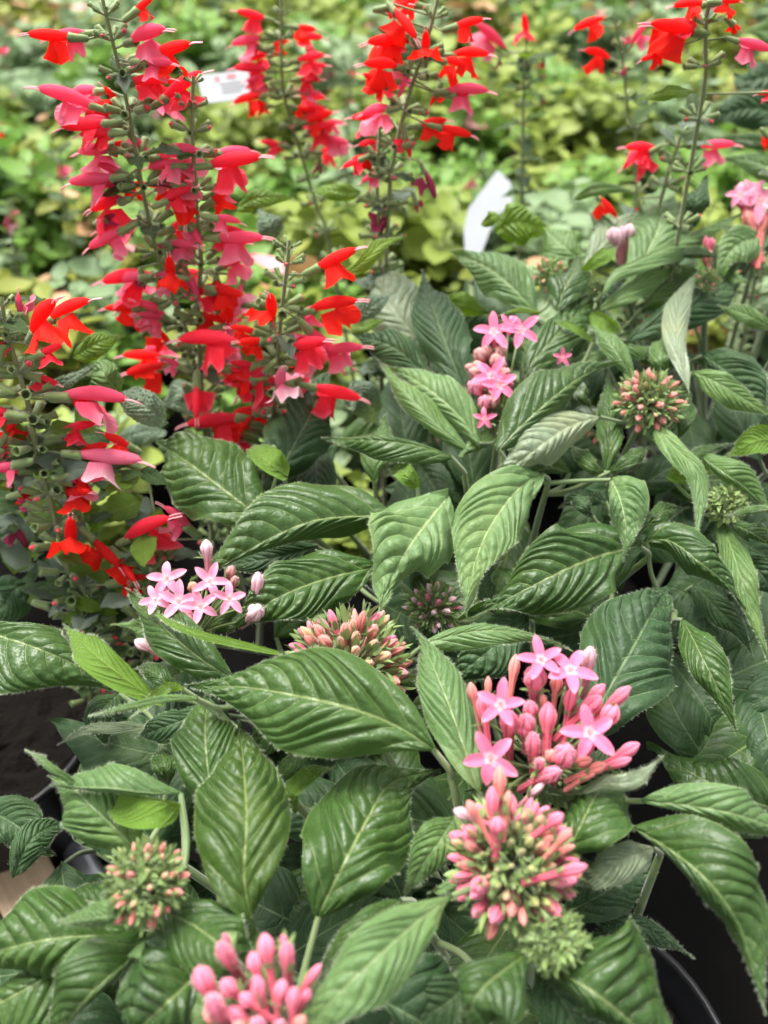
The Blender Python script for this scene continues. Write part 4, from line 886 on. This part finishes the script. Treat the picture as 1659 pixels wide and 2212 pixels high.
S1, W1 = salvia('tallest salvia stalk with scarlet and pink blooms, left of centre', .53,
 [('A', [(430, -60), (480, 150), (550, 450), (590, 680), (640, 930), (700, 1170), (790, 1390), (850, 1620)]), ('A', [(835, 330), (830, 560), (850, 900), (870, 1150), (860, 1500)])],
 [('A',(345,165),(120,150),(270,300),'r'),('A',(560,70),(665,-10),(640,185),'r'),('A',(620,270),(830,190),(760,365),'r'),('A',(530,360),(740,345),(590,490),'p'),('A',(680,450),(880,320),(850,525),'p'),
  ('A',(435,470),(160,385),(220,550),'m'),('A',(485,530),(265,560),(345,700),'p',-1),('A',(530,490),(445,375),(500,490),'r',1),('A',(520,765),(300,800),(430,935),'m',-1),('A',(560,980),(385,1075),(500,1175),'m',-1),
  ('A',(555,570),(640,670),(560,660),'m',.5),('A',(870,720),(1130,680),(1000,850),'p'),('A',(890,890),(1000,815),(1000,975),'r',.5),('A',(905,1030),(1140,1030),(1075,1160),'m'),('A',(815,955),(870,1060),(860,1130),'m',0,.8),
  ('A',(800,845),(800,870),(800,910),'r',0,.9,.02),('A',(500,820),(640,800),(600,880),'r',.6),('A',(460,640),(560,620),(500,700),'r',.8),
  ('C',(690,130),(440,160),(570,235),'p'),('C',(742,170),(738,130),(750,290),'r',-2.2,.9,.031),('C',(620,270),(455,275),(500,330),'r'),('C',(840,290),(980,330),(910,385),'r',-.5),('C',(1090,260),(890,225),(1040,360),'r',-.5),
  ('C',(1050,150),(1040,200),(1060,230),'w',.4,.8,.026),('C',(730,485),(530,480),(640,520),'r',.4),('C',(750,515),(545,555),(640,590),'r',.2),('C',(745,440),(650,350),(690,450),'r',.3),('C',(930,120),(935,150),(930,180),'r',.6,.9,.02),
  ('C',(800,100),(830,170),(820,200),'m',.5,.7,.024),('C',(540,120),(600,110),(520,200),'p',.8),('C',(625,290),(560,350),(620,390),'d',-.5),('C',(610,120),(620,190),(600,200),'d',-.3),('A',(430,960),(500,930),(460,990),'d'),('C',(880,420),(960,370),(1000,400),'p',1.2)],
 whorl=.022, leafy=.25, extra=[(0, 60, 820, 30, 'pmmrm'), (1, 330, 800, 16, 'rpmmm')])
S2, W2 = salvia('short budding salvia stalk with grey green calyces above the big dark leaf, centre left', .49,
 [('C', [(1250, -20), (1240, 90), (1220, 250), (1200, 450), (1195, 620), (1170, 800), (1150, 900)])],
 [('C',(1340,110),(1545,15),(1510,185),'r'),('C',(1320,285),(1545,240),(1450,390),'r'),('C',(1175,340),(1170,300),(1150,440),'r',-1.6,.9,.031),('C',(1310,340),(1470,520),(1285,545),'m',-.8),
  ('C',(1370,465),(1570,440),(1440,585),'m',-.2),('C',(1050,420),(770,412),(900,555),'p',-.5),('C',(950,525),(1065,570),(1000,680),'p',0),('C',(1175,515),(1030,655),(1130,715),'p',-.8),('C',(1205,650),(1210,620),(1215,770),'w',-2,.85,.033),
  ('C',(1320,605),(1560,665),(1470,735),'p',-.4),('C',(850,570),(850,620),(880,710),'p',.3,.8,.028),('C',(1070,738),(805,775),(930,830),'p',0),('C',(1100,808),(960,850),(1020,900),'p',.5),('C',(1240,440),(1330,400),(1270,480),'p',.5),('C',(1160,800),(1330,560),(1280,620),'m',1.5)],
 whorl=.019, redp=.35, calyx=.012, leafy=.1, extra=[(0, 680, 960, 12, 'rpmp')])
S3, W3 = salvia('bushy salvia at the left edge with deep red lower blooms in shade', .44,
 [('C', [(5, 220), (30, 380), (80, 540), (130, 720), (160, 900), (220, 1100), (270, 1300)]), ('E', [(345, 310), (370, 380), (400, 520), (380, 620)]), ('E', [(700, 150), (690, 260), (640, 380)])],
 [('C',(190,335),(395,238),(385,430),'r'),('C',(130,400),(165,350),(160,560),'r',-1.6,.75,.036),('C',(110,330),(80,205),(130,330),'m',.4),('C',(130,560),(250,600),(200,620),'p',.4),('C',(235,650),(560,670),(430,830),'m',-.6),('C',(250,660),(480,640),(380,800),'p',-.2),
  ('C',(300,900),(615,940),(520,1035),'w',-.6),('C',(310,920),(470,860),(400,990),'r',.4),('C',(10,850),(95,730),(80,830),'r',0),('C',(-20,930),(40,880),(20,940),'m'),('C',(0,480),(20,410),(0,520),'p'),
  ('E',(305,200),(305,150),(305,330),'r',-1.0,.75,.036),('E',(375,115),(520,265),(430,325),'r',-.6),('E',(490,330),(635,300),(515,375),'r',-.3),('E',(530,150),(735,50),(650,150),'p',-.2),('E',(840,115),(705,0),(800,120),'m',-.2),('E',(500,200),(520,230),(520,290),'r',0,.8,.024),
  ('E',(170,420),(210,430),(200,460),'r',1),('E',(40,60),(110,180),(60,180),'d',.3),('C',(330,1040),(300,1100),(330,1150),'d'),('C',(150,1130),(70,1100),(120,1150),'d'),('C',(0,900),(30,860),(10,940),'p',0),('C',(60,1080),(140,1060),(90,1110),'r',.5),('C',(580,880),(560,870),(590,920),'r',1.2,.8,.024),('C',(600,960),(580,950),(600,990),'d',1.2)],
 whorl=.018, redp=.35, calyx=.012, leafy=.6, hslope=-.05, extra=[(0, 680, 1100, 14, 'rrpm')])
salvia('blurred salvia stalk with pink and red blooms beside the small white card', .76, [('A', [(1215, -40), (1215, 200), (1225, 400), (1280, 600), (1370, 900), (1420, 1050)])],
 [('A',(1150,165),(1000,200),(1140,280),'m'),('A',(1180,310),(1010,300),(1100,420),'p'),('A',(1150,410),(1010,450),(1060,570),'r',-1),('A',(1170,460),(1080,470),(1110,560),'r',-.5),('A',(1285,300),(1410,285),(1345,390),'p'),('A',(1300,400),(1390,410),(1340,480),'m'),
  ('A',(1260,460),(1350,490),(1320,570),'r'),('A',(1390,530),(1485,535),(1440,640),'m',-.5),('A',(1400,590),(1430,600),(1440,660),'m',-.6,.8,.026),('A',(1170,650),(1230,620),(1190,680),'r'),('A',(1160,210),(1250,180),(1210,220),'r'),('A',(1180,370),(1205,400),(1190,430),'m'),('A',(1380,690),(1380,760),(1350,700),'d')], calyx=.009, whorl=.026, leafy=.1, extra=[(0, 40, 340, 16, 'rpmp')])
salvia('blurred salvia stalk at top centre with the most scarlet blooms', .62, [('B', [(240, -40), (180, 200), (110, 400), (40, 700), (15, 1000)]), ('A', [(1640, 560), (1630, 800), (1640, 1100)])],
 [('B',(-20,40),(110,20),(50,110),'r'),('B',(0,130),(110,190),(60,240),'r'),('B',(30,30),(60,70),(40,120),'r',0,.8,.028),('B',(180,270),(180,240),(180,370),'r',-.5,.85,.026),('B',(275,240),(455,240),(345,370),'r'),('B',(245,395),(450,400),(330,440),'m'),('B',(270,410),(370,410),(350,520),'p',-.4),
  ('B',(215,545),(380,590),(330,620),'r'),('B',(110,290),(60,420),(30,440),'m'),('B',(0,340),(60,370),(30,420),'m',.5),('B',(85,560),(110,680),(90,700),'p'),('B',(165,720),(220,860),(180,850),'d'),('B',(240,380),(200,460),(210,500),'r',.4),('B',(130,850),(150,920),(170,900),'d'),('A',(1580,680),(1480,725),(1560,720),'p'),('A',(1650,740),(1560,790),(1590,890),'m'),
  ('A',(1560,860),(1580,850),(1570,905),'r',.3),('A',(1665,900),(1640,1020),(1620,1010),'d')], calyx=.010, whorl=.024, leafy=.15, extra=[(0, 10, 340, 13, 'rrpm')])
salvia('leafy blurred salvia stalk with one pink bloom on its tip', .86, [('B', [(610, 230), (600, 500), (595, 900)])],
 [('B',(530,215),(395,105),(440,200),'m'),('B',(615,180),(612,150),(615,290),'p',-.5,.8,.03),('B',(500,250),(490,300),(510,310),'d'),('B',(690,260),(690,300),(680,300),'p'),('B',(680,420),(680,460),(690,450),'d')], calyx=.006, whorl=.017, leafy=1.0, leaf_keys='gyg', redp=.05)
salvia('slender blurred salvia stalk with two scarlet blooms facing left', .78, [('B', [(1000, 100), (1035, 300), (1055, 500), (1090, 700)])],
 [('B',(970,75),(820,135),(930,200),'r'),('B',(985,260),(865,220),(900,345),'r'),('B',(1040,340),(1045,285),(1040,330),'m'),('B',(1060,210),(1140,100),(1110,210),'m'),('B',(1045,210),(1060,150),(1040,200),'m')], calyx=.007, whorl=.03, leafy=.3)
salvia('dark stemmed blurred salvia near the top right corner with red blooms', .60, [('B', [(1420, -60), (1390, 100), (1385, 300), (1345, 600)])],
 [('B',(1410,20),(1245,30),(1300,60),'r'),('B',(1420,10),(1540,10),(1450,100),'r'),('B',(1370,150),(1150,110),(1240,180),'r'),('B',(1380,140),(1230,90),(1270,210),'p',-.5),('B',(1230,220),(1110,265),(1210,320),'r'),('B',(1490,90),(1540,130),(1530,150),'r'),('B',(1500,170),(1670,225),(1560,300),'m'),('B',(1700,400),(1610,410),(1650,440),'p')], calyx=.009, whorl=.04, leafy=.2)
salvia('low blurred salvia with pink blooms just above the pale pentas leaves', .66, [('B', [(1290, 560), (1240, 720), (1200, 850)]), ('B', [(1720, 560), (1690, 800)])],
 [('B',(1190,650),(1040,640),(1080,770),'p'),('B',(1180,640),(1030,730),(1060,760),'p',-.4),('B',(1330,635),(1515,630),(1430,740),'m'),('B',(1640,570),(1700,640),(1620,670),'r'),('B',(915,840),(1000,940),(950,950),'r'),('B',(1100,880),(1110,920),(1100,930),'r')], calyx=.009, whorl=.02, leafy=.8)

salvia('far low salvia at the left edge with pale pink blooms, behind the tallest stalk', 1.05, [('A', [(260, 640), (270, 800), (290, 960)]), ('A', [(40, 860), (50, 1000), (70, 1150)])],
 [('A',(265,690),(262,780),(280,790),'m'),('A',(60,900),(30,960),(40,1000),'m'),('A',(20,1000),(50,930),(20,1010),'w'),('A',(0,560),(20,600),(10,620),'r'),('A',(20,190),(0,240),(20,250),'m')], calyx=.006, whorl=.03, leafy=.8, leaf_keys='gy', redp=.05)
salvia('far thin salvia right of the small white card with scattered tiny pink blooms', 1.15, [('A', [(1520, 260), (1510, 420), (1500, 700)]), ('B', [(420, 700), (430, 850), (440, 1000)])],
 [('A',(1530,290),(1530,350),(1520,350),'p'),('A',(1500,420),(1530,450),(1500,460),'m'),('A',(1640,330),(1610,350),(1640,370),'w'),('B',(400,760),(350,820),(370,830),'w'),('A',(1420,380),(1430,400),(1420,410),'r'),('B',(470,280),(490,300),(480,320),'d')], calyx=.006, whorl=.03, leafy=.8, leaf_keys='gy', redp=.05)

# broad crinkled salvia leaves low among the stalks
SL = [(S3,W3,'C',[(720,760),(640,700),(560,660),(480,640)],70,75,2,'s'),(S3,W3,'C',[(520,640),(460,570),(430,540),(370,560)],70,60,3,'p'),(S1,W1,'C',[(720,800),(640,800),(560,820),(500,850)],50,45,2,'s'),(S3,W3,'C',[(320,480),(400,430),(470,400),(530,390)],45,55,5,'y'),
 (S1,W1,'C',[(860,700),(800,660),(760,640),(700,700)],60,60,3,'s'),(S3,W3,'C',[(160,640),(260,600),(330,560),(420,510)],35,30,2,'s'),(S2,W2,'C',[(1480,650),(1560,640),(1600,700),(1640,780)],70,80,3,'s'),(S2,W2,'C',[(1480,320),(1560,290),(1640,240),(1700,200)],50,45,6,'s'),
 (S1,W1,'A',[(1020,900),(1100,860),(1180,850),(1270,860)],40,40,5,'y'),(S1,W1,'A',[(1560,830),(1480,830),(1400,820),(1340,830)],35,38,9,'y'),(S2,W2,'b1',[(560,470),(700,360),(820,250),(985,200)],55,55,3,'y'),(S2,W2,'b1',[(560,780),(680,790),(760,760),(850,740)],30,40,4,'y'),
 (S2,W2,'D',[(260,240),(340,250),(400,270),(475,290)],45,30,9,'y'),(S2,W2,'D',[(690,290),(600,280),(540,285),(490,305)],10,12,4,'y'),(S1,W1,'b1',[(120,250),(100,150),(60,80),(20,30)],90,90,8,'s'),(S1,W1,'C',[(900,880),(1000,820),(1050,760),(1090,700)],60,60,5,'d'),(S2,W2,'B',[(1330,390),(1250,390),(1170,410),(1090,435)],30,28,9,'y'),
 (S3,W3,'E',[(420,480),(480,470),(520,500),(540,560)],60,60,3,'d'),(S3,W3,'E',[(120,330),(60,360),(20,420),(-40,470)],80,80,3,'d'),(S3,W3,'E',[(430,210),(520,250),(560,330),(540,420)],70,70,3,'d'),(S3,W3,'E',[(400,560),(460,570),(520,610),(540,660)],50,50,2,'s'),
 (S1,W1,'B',[(480,1000),(560,960),(640,970),(700,1010)],80,90,12,'y'),(S1,W1,'B',[(420,970),(460,940),(490,930),(520,950)],25,25,10,'y'),(S1,W1,'B',[(1330,980),(1340,900),(1360,830),(1400,760)],60,60,9,'d'),(S1,W1,'B',[(820,860),(900,820),(1000,810),(1070,830)],25,25,9,'p')]
for (root, W, t, pts, wl, wr, dz, k) in SL:
    place_leaf('none', t, pts, wl, wr, dz, dict(k=k, u=False, cren=.03, q=.8, hair=.3, pk=.4), parent=root, depth=(lambda fx, fy, W=W: (W('F', fx, fy) - CAM).dot(FWD)))
# small leaves crowding the feet of the left salvia
rs = random.Random(11)
for k in range(150):
    x, y = rs.uniform(-30, 330), rs.uniform(930, 1330)
    if x > 250 and y < 1010: continue
    fx, fy = x, y; p = W3('F', fx, fy, rs.uniform(-1, 7)); L_ = rs.uniform(.014, .03)
    a = rs.uniform(0, 6.28); d = np.array([math.cos(a), math.sin(a) * .6, rs.uniform(-.2, .7)])
    child('leaf', rs.choice(SLEAF[rs.choice('ggyys')]), S3, frame(d, np.array([rs.uniform(-.4, .4), -.5, 1]), p, L_))

# ---------------------------------------------------------------- beds of small plants behind
BG = [('yellow_green', 'y', (0.16, 0.23, 0.03), (0.34, 0.41, 0.09), 'small yellow green bedding plant with oval leaves'),
      ('fresh_green', 'g', (0.09, 0.21, 0.025), (0.22, 0.37, 0.07), 'small fresh green bedding plant with rounded leaves'),
      ('grey_green', 's', (0.12, 0.21, 0.09), (0.32, 0.42, 0.22), 'small grey green bedding plant with pale leaves'),
      ('olive', 'o', (0.15, 0.20, 0.025), (0.32, 0.34, 0.06), 'small olive bedding plant with tan and orange tips')]
M_tan = simple('tan_leaf', (0.45, 0.22, 0.10), 0.6, (0.65, 0.40, 0.22), 3, trans=.2)
M_pinkbit = simple('pink_blossom', (0.75, 0.18, 0.25), 0.5, (0.85, 0.42, 0.45), 3, trans=.2)
def bedding_meshes(key, m, seed):
    r = np.random.default_rng(seed); mb = MB(); st = MB()
    nst = r.integers(7, 11)
    for q in range(nst):
        a = 6.283 * q / nst + r.uniform(-.3, .3); lean = r.uniform(.1, .8); H = r.uniform(.07, .15)
        b = np.array([.01 * math.cos(a), .01 * math.sin(a), 0]); tp = np.array([math.cos(a) * lean * .085, math.sin(a) * lean * .085, H]); md = (b + tp) / 2 + np.array([0, 0, .015])
        st.tube([b, md, tp], .0016, .0009, 4, n=6); c, L = catmull([b, md, tp], 20)
        for k in range(4, 20, 2):
            for sgn in (0, 1):
                w = k * .8 + sgn * 3.14 + r.uniform(-.4, .4); sd = np.array([math.cos(w), math.sin(w), r.uniform(-.1, .7)]); Lf = r.uniform(.020, .042) * (1 if k < 17 else .7)
                d = unit(sd); nr = unit(np.array([0, 0, 1.]) + r.normal(0, .45, 3)); mm = 0
                if key == 'olive' and r.random() < .12: mm = 1
                elif r.random() < .008: mm = 2
                mb.blade(c[k], d, nr, Lf, Lf * r.uniform(.26, .40), curl=r.uniform(-.1, .5), m=mm, n=5)
    return mb.mesh('foliage', [m, M_tan, M_pinkbit]), st.mesh('stems', [M_stem])
BGM = []
for gi, (key, k, c0, c1, lab) in enumerate(BG):
    m = simple('bedding_' + key, c0, 0.5, c1, 24, trans=0.30, spec=0.28)
    BGM.append([bedding_meshes(key, m, gi * 10 + i) for i in range(4)])
traym = MB()
def box_into(mb, x0, x1, y0, y1, z0, z1):
    V = [(x0, y0, z0), (x1, y0, z0), (x1, y1, z0), (x0, y1, z0), (x0, y0, z1), (x1, y0, z1), (x1, y1, z1), (x0, y1, z1)]
    mb.add(V, [(0, 3, 2, 1), (4, 5, 6, 7), (0, 1, 5, 4), (1, 2, 6, 5), (2, 3, 7, 6), (3, 0, 4, 7)])
rb = random.Random(21); nb = 0
y = 0.66
while y < 3.9:
    sp = .115; half = .62 * y + .35; x = -half + rb.uniform(0, sp)
    while x < half:
        px_, py_ = x + rb.uniform(-.03, .03), y + rb.uniform(-.03, .03)
        clear = all((px_ - q[0]) ** 2 + (py_ - q[1]) ** 2 > .02 for q in POTS.values()) and not (py_ < .80 and px_ > -.05)
        # keep only what the picture can show
        vx = px_ / (py_ * CP + (CAMZ - .25) * SP) * FPX + 829.5
        if clear and -180 < vx < 1840 and nb < 300:
            zone = .6 * math.sin(px_ * 4.1 + 1.3) + .5 * math.sin(py_ * 5.3) + rb.uniform(-2.0, 2.0) - .1; gi = 0 if zone > 0.65 else 1 if zone > -.5 else 2 if zone > -1.45 else 3
            fo, stm = rb.choice(BGM[gi]); sca = rb.uniform(.8, 1.5) * (1.0 + .10 * max(0, y - 1))
            root = empty('bedding_plant', (px_, py_, .10), BG[gi][4] + ', ' + ('near row' if y < 1.15 else 'middle rows' if y < 1.9 else 'far rows') + (' at left' if vx < 420 else ' left of centre' if vx < 830 else ' right of centre' if vx < 1240 else ' at right'), 'bedding plant', BG[gi][0].replace('_', ' ') + ' bedding plants in the beds behind')
            root.scale = (sca,) * 3; root.rotation_euler = (0, 0, rb.uniform(0, 6.28)); nb += 1
            fo_ = child('foliage', fo, root); fo_['kind'] = 'stuff'; child('stems', stm, root)
        x += sp * (1.0 + .12 * max(0, y - 1))
    y += sp * (1.0 + .15 * max(0, y - 1))
print('bedding', nb)
sm = MB(); box_into(sm, -3.2, 3.2, .86, 4.4, .002, .098); bed = bpy.data.objects.new('planting_bed', mesh_from('planting_bed', sm.V, sm.F, [M_soil], smooth=False)); link(bed); tag(bed, kind='structure')

# ---------------------------------------------------------------- cards, bench rail, steel tube
M_card = simple('white_card', (0.27, 0.29, 0.31), 0.7, (0.34, 0.36, 0.38), 20)
M_print = simple('red_print', (0.27, 0.07, 0.08), 0.6)
M_grey = simple('grey_print', (0.14, 0.14, 0.15), 0.6)
def card(label, pts, th=.0006, prints=()):
    """pts: four or more corners in world space, in order"""
    pts = [np.asarray(p) for p in pts]; nrm = unit(np.cross(pts[1] - pts[0], pts[-1] - pts[0])); c = sum(pts) / len(pts); n = len(pts)
    V = [p - c for p in pts] + [p - c - nrm * th for p in pts]; F = [tuple(range(n)), tuple(range(2 * n - 1, n - 1, -1))] + [(i, i + n, (i + 1) % n + n, (i + 1) % n) for i in range(n)]
    o = bpy.data.objects.new('plant_tag', mesh_from('plant_tag', V, F, [M_card], smooth=False)); o.location = Vector(c); link(o); tag(o, label, 'plant tag')
    k = nrm if nrm.dot(CAM - c) > 0 else -nrm
    e = pts[1] - pts[0]; f = pts[-1] - pts[0]
    for (u0, u1, v0, v1, m) in prints:
        q = [pts[0] - c + e * u + f * v + k * (.0004 if nrm.dot(k) > 0 else .0010) for u, v in ((u0, v0), (u1, v0), (u1, v1), (u0, v1))]
        child('print', mesh_from('print', q, [(0, 1, 2, 3)], [m], smooth=False), o)
    return o
def AH(t, x, y, h):                            # a point on a card that leans back towards the sky, h in front of the camera
    fx, fy = FX(t, x, y); d = P(fx, fy, 1.0) - CAM; nr = np.array([.1, -.55, .83]); c0 = CARDC[t]; p0 = P(*FX(t, *c0), DH(FX(t, *c0)[1], h)); return CAM + d * ((p0 - CAM).dot(nr) / d.dot(nr))
CARDC = {'A': (970, 375), 'B': (450, 900)}
card('small white printed card between the blurred pink salvia blooms', [AH('A', 850, 330, .86), AH('A', 1075, 300, .86), AH('A', 1085, 425, .86), AH('A', 880, 450, .86)],
     prints=[(.32, .40, .12, .30, M_print), (.55, .72, .10, .26, M_print), (.40, .80, .40, .46, M_grey), (.40, .85, .54, .60, M_grey), (.40, .76, .68, .74, M_grey)])
card('tilted white plastic tag standing among the bedding plants, upper right of centre', [AH('B', 345, 985, 1.0), AH('B', 365, 900, 1.0), AH('B', 490, 735, 1.0), AH('B', 548, 790, 1.0), AH('B', 552, 880, 1.0), AH('B', 480, 940, 1.0), AH('B', 400, 1150, 1.0), AH('B', 350, 1150, 1.0)])
a, b = on_plane(-90, 1640, .10), on_plane(75, 1950, .10); dv = b - a; L = np.linalg.norm(dv) + .02; ang = math.atan2(dv[1], dv[0])
rail = bpy.data.objects.new('bench_rail', box_mesh('bench_rail', L, .045, .09, M_wood, .003)); rail.location = Vector((a + b) / 2 - np.array([0, 0, .0])) ; rail.location.z = .055; rail.rotation_euler = (0, 0, ang); link(rail); tag(rail, 'pale wooden bench rail crossing the lower left edge', 'bench rail')
M_steel = simple('dull_steel', (0.20, 0.21, 0.23), 0.35, (0.32, 0.33, 0.35), 40); M_steel.node_tree.nodes['Principled BSDF'].inputs['Metallic'].default_value = .7
tb = MB(); pv = unit(np.array([-dv[1], dv[0], 0])); pv = pv if pv[0] > 0 else -pv
q0, q1 = a - dv * .4 + pv * .042, b + dv * .4 + pv * .042; q0[2] = q1[2] = .075; cc = (q0 + q1) / 2
tb.tube([q0 - cc, np.zeros(3), q1 - cc], .011, .011, 16, n=8)
st_ = bpy.data.objects.new('steel_tube', tb.mesh('steel_tube', [M_steel])); st_.location = Vector(cc); link(st_); tag(st_, 'grey steel tube lying beside the wooden rail, lower left', 'metal tube')
